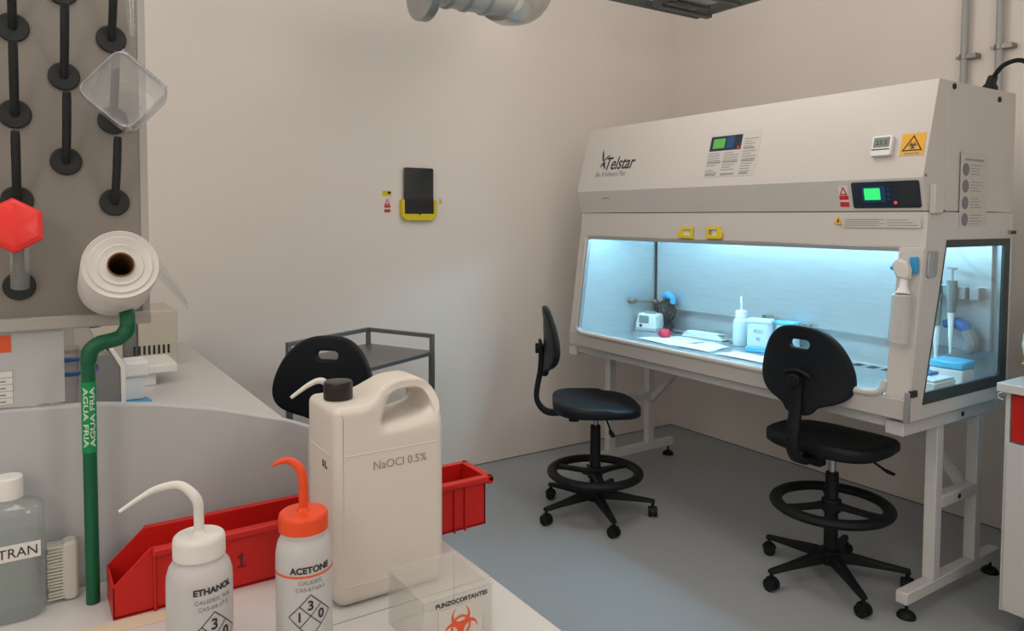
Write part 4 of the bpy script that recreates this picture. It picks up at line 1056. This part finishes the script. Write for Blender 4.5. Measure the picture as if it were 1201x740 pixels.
for P_, Q_ in zip(H_, H_[1:]):
    for k in range(6): b.faces.new([P_[k], P_[(k + 1) % 6], Q_[(k + 1) % 6], Q_[k]])
b.faces.new(H_[0][::-1]); b.faces.new(H_[-1]); obj('hexagonal_foot', b, REDC, t, bevel=.0015)
# long clear pipette tip at the top of the rack
b = NB(); tube(b, [(2.50, -3.768, 1.785), (2.50, -3.772, 1.90)], [.005, .012], 12)
tag(obj('glass_funnel', b, GLASS, None), 'pointed clear funnel stem hanging at the top edge of the rack', 'funnel')

# ------------------------------------------------------------------ instruments on the rear bench
def instrument(label, x0, x1, y0, y1, h, vents, par_rot=0):
    t = thing('beige_instrument', label, 'instrument', ((x0 + x1) / 2, (y0 + y1) / 2, .9))
    bx('housing', BEIGE, t, x0, x1, y0, y1, .912, .9 + h, .006)
    bx('feet', BLACK2, t, x0 + .02, x1 - .02, y0 + .02, y1 - .02, .9, .912)
    for k in range(vents):
        y = y1 - .035 - k * .0175
        bx('vent_slot', SLOT, t, x1, x1 + .0015, y - .004, y + .004, .955, .99)
    return t
instrument('beige instrument box with a row of vent slots, right of the pair', .30, .60, -3.545, -3.402, .225, 8)
instrument('beige instrument box seen behind the green pipe bend, left of the pair', .30, .60, -3.80, -3.600, .27, 4)
bx('x', GREYI, None, .30, .58, -3.598, -3.548, .9, 1.14).name = 'grey_column'
tag(bpy.data.objects['grey_column'], 'narrow dark grey column between the two beige instruments', 'column')
t = thing('lab_stirrer', 'grey and white bench instrument with a protruding white head', 'instrument', (1.25, -3.72, .9))
b = NB(); prism(b, [(-3.83, .912), (-3.672, .912), (-3.672, 1.03), (-3.695, 1.075), (-3.83, 1.065)], 1.16, 1.24, yz); obj('side_shell', b, GREYI, t, bevel=.003)
b = NB(); prism(b, [(-3.672, .912), (-3.658, .912), (-3.658, 1.035), (-3.690, 1.09), (-3.70, 1.085), (-3.672, 1.03)], 1.13, 1.243, yz); obj('white_edge', b, WHITEP, t, bevel=.002)
bx('head', WHITEP, t, 1.09, 1.20, -3.657, -3.585, .985, 1.035, .008)
b = NB(); lathe(b, [(.09, 0), (.09, .008), (.085, .012)], (1.20, -3.67, .9), 32); obj('blue_base', b, BLUE, t)
bx('neck_block', WHITEP, t, 1.10, 1.19, -3.66, -3.60, .912, .985, .004)
t = thing('flat_tray', 'flat white instrument lid reaching right on the rear bench', 'tray', (.9, -3.5, .9))
bx('tray_body', WHITEP, t, .74, .96, -3.60, -3.462, .945, .975, .004); bx('tray_foot', WHITEP, t, .76, .94, -3.66, -3.53, .9, .945, .004)
t = thing('plastic_bag', 'bundle of crinkled clear plastic bags with blue tape behind the rack opening', 'bag', (2.0, -3.83, .9))
rnd = random.Random(11)
b = NB(); lathe(b, [(.045, 0), (.052, .05), (.048, .12), (.055, .19), (.046, .27), (.05, .33), (.028, .38)], (1.98, -3.843, .9), 26)
for v in b.verts: v.co += Vector((rnd.uniform(-.008, .008), rnd.uniform(-.008, .008), rnd.uniform(-.006, .006)))
obj('bag_body', b, glassmat('bag_plastic', (.80, .78, .77), .38, (.62, .58, .58), 1.4, .12), t, ang=15)
for z in (1.165, 1.195):
    b = NB(); lathe(b, [(.056, z), (.057, z + .002), (.057, z + .007), (.056, z + .009)], (1.98, -3.843, 0), 24, cap=False); obj('blue_band', b, DBLUE, t)
b = NB(); lathe(b, [(.022, 0), (.022, .09)], (1.95, -3.80, 1.255), 16); obj('blue_cap', b, DBLUE, t)

# ------------------------------------------------------------------ right-hand bench
t = thing('side_bench', 'white bench unit with a red drawer at the right edge of the picture', 'bench', (3.0, -.6, 0))
bx('worktop', BENCH, t, 2.600, 4.2, -1.055, -.1, .893, .925, .003)
bx('cabinet_body', BENCH, t, 2.63, 4.2, -1.00, -.12, .10, .893)
d_ = bx('drawer_front', REDB, t, 2.638, 3.10, -1.022, -1.002, .718, .885, .002); bx('handle', ALU, d_, 2.80, 2.95, -1.045, -1.022, .80, .81, .002)
d_ = bx('door', BENCH, t, 2.625, 3.10, -1.022, -1.002, .105, .711, .002); bx('handle', ALU, d_, 3.03, 3.045, -1.045, -1.022, .50, .62, .002)
bx('side_panel', BENCH, t, 2.615, 2.63, -1.015, -.12, .10, .893)
bx('plinth', GREYI, t, 2.70, 4.2, -.97, -.15, 0, .10)
b = NB(); tube(b, spline([(2.61, -1.0, .885), (2.585, -1.0, .875), (2.585, -1.0, .86), (2.60, -1.0, .855)], 3), .004, 6); obj('hook', b, ALU, t)
t = thing('bench_instrument', 'tall cream instrument with yellow warning triangle at right picture edge', 'instrument', (2.78, -.76, .925))
b = NB(); prism(b, [(2.635, .975), (2.93, .975), (2.93, 1.31), (2.66, 1.31), (2.635, 1.18), (2.622, 1.05)], -.93, -.60, lambda a, c, w: (a, w, c)); obj('housing', b, mat('cream_instrument', (.62, .57, .48), .4), t, bevel=.008)
b = NB(); prism(b, [(2.65, .925), (2.91, .925), (2.93, .977), (2.635, .977)], -.92, -.62, lambda a, c, w: (a, w, c)); obj('base', b, BLACK2, t, bevel=.004)
b = NB(); prism(b, [(2.626, .982), (2.668, .982), (2.647, 1.016)], -.9325, -.931, lambda a, c, w: (a, w, c)); obj('warning_triangle', b, YELS, t)
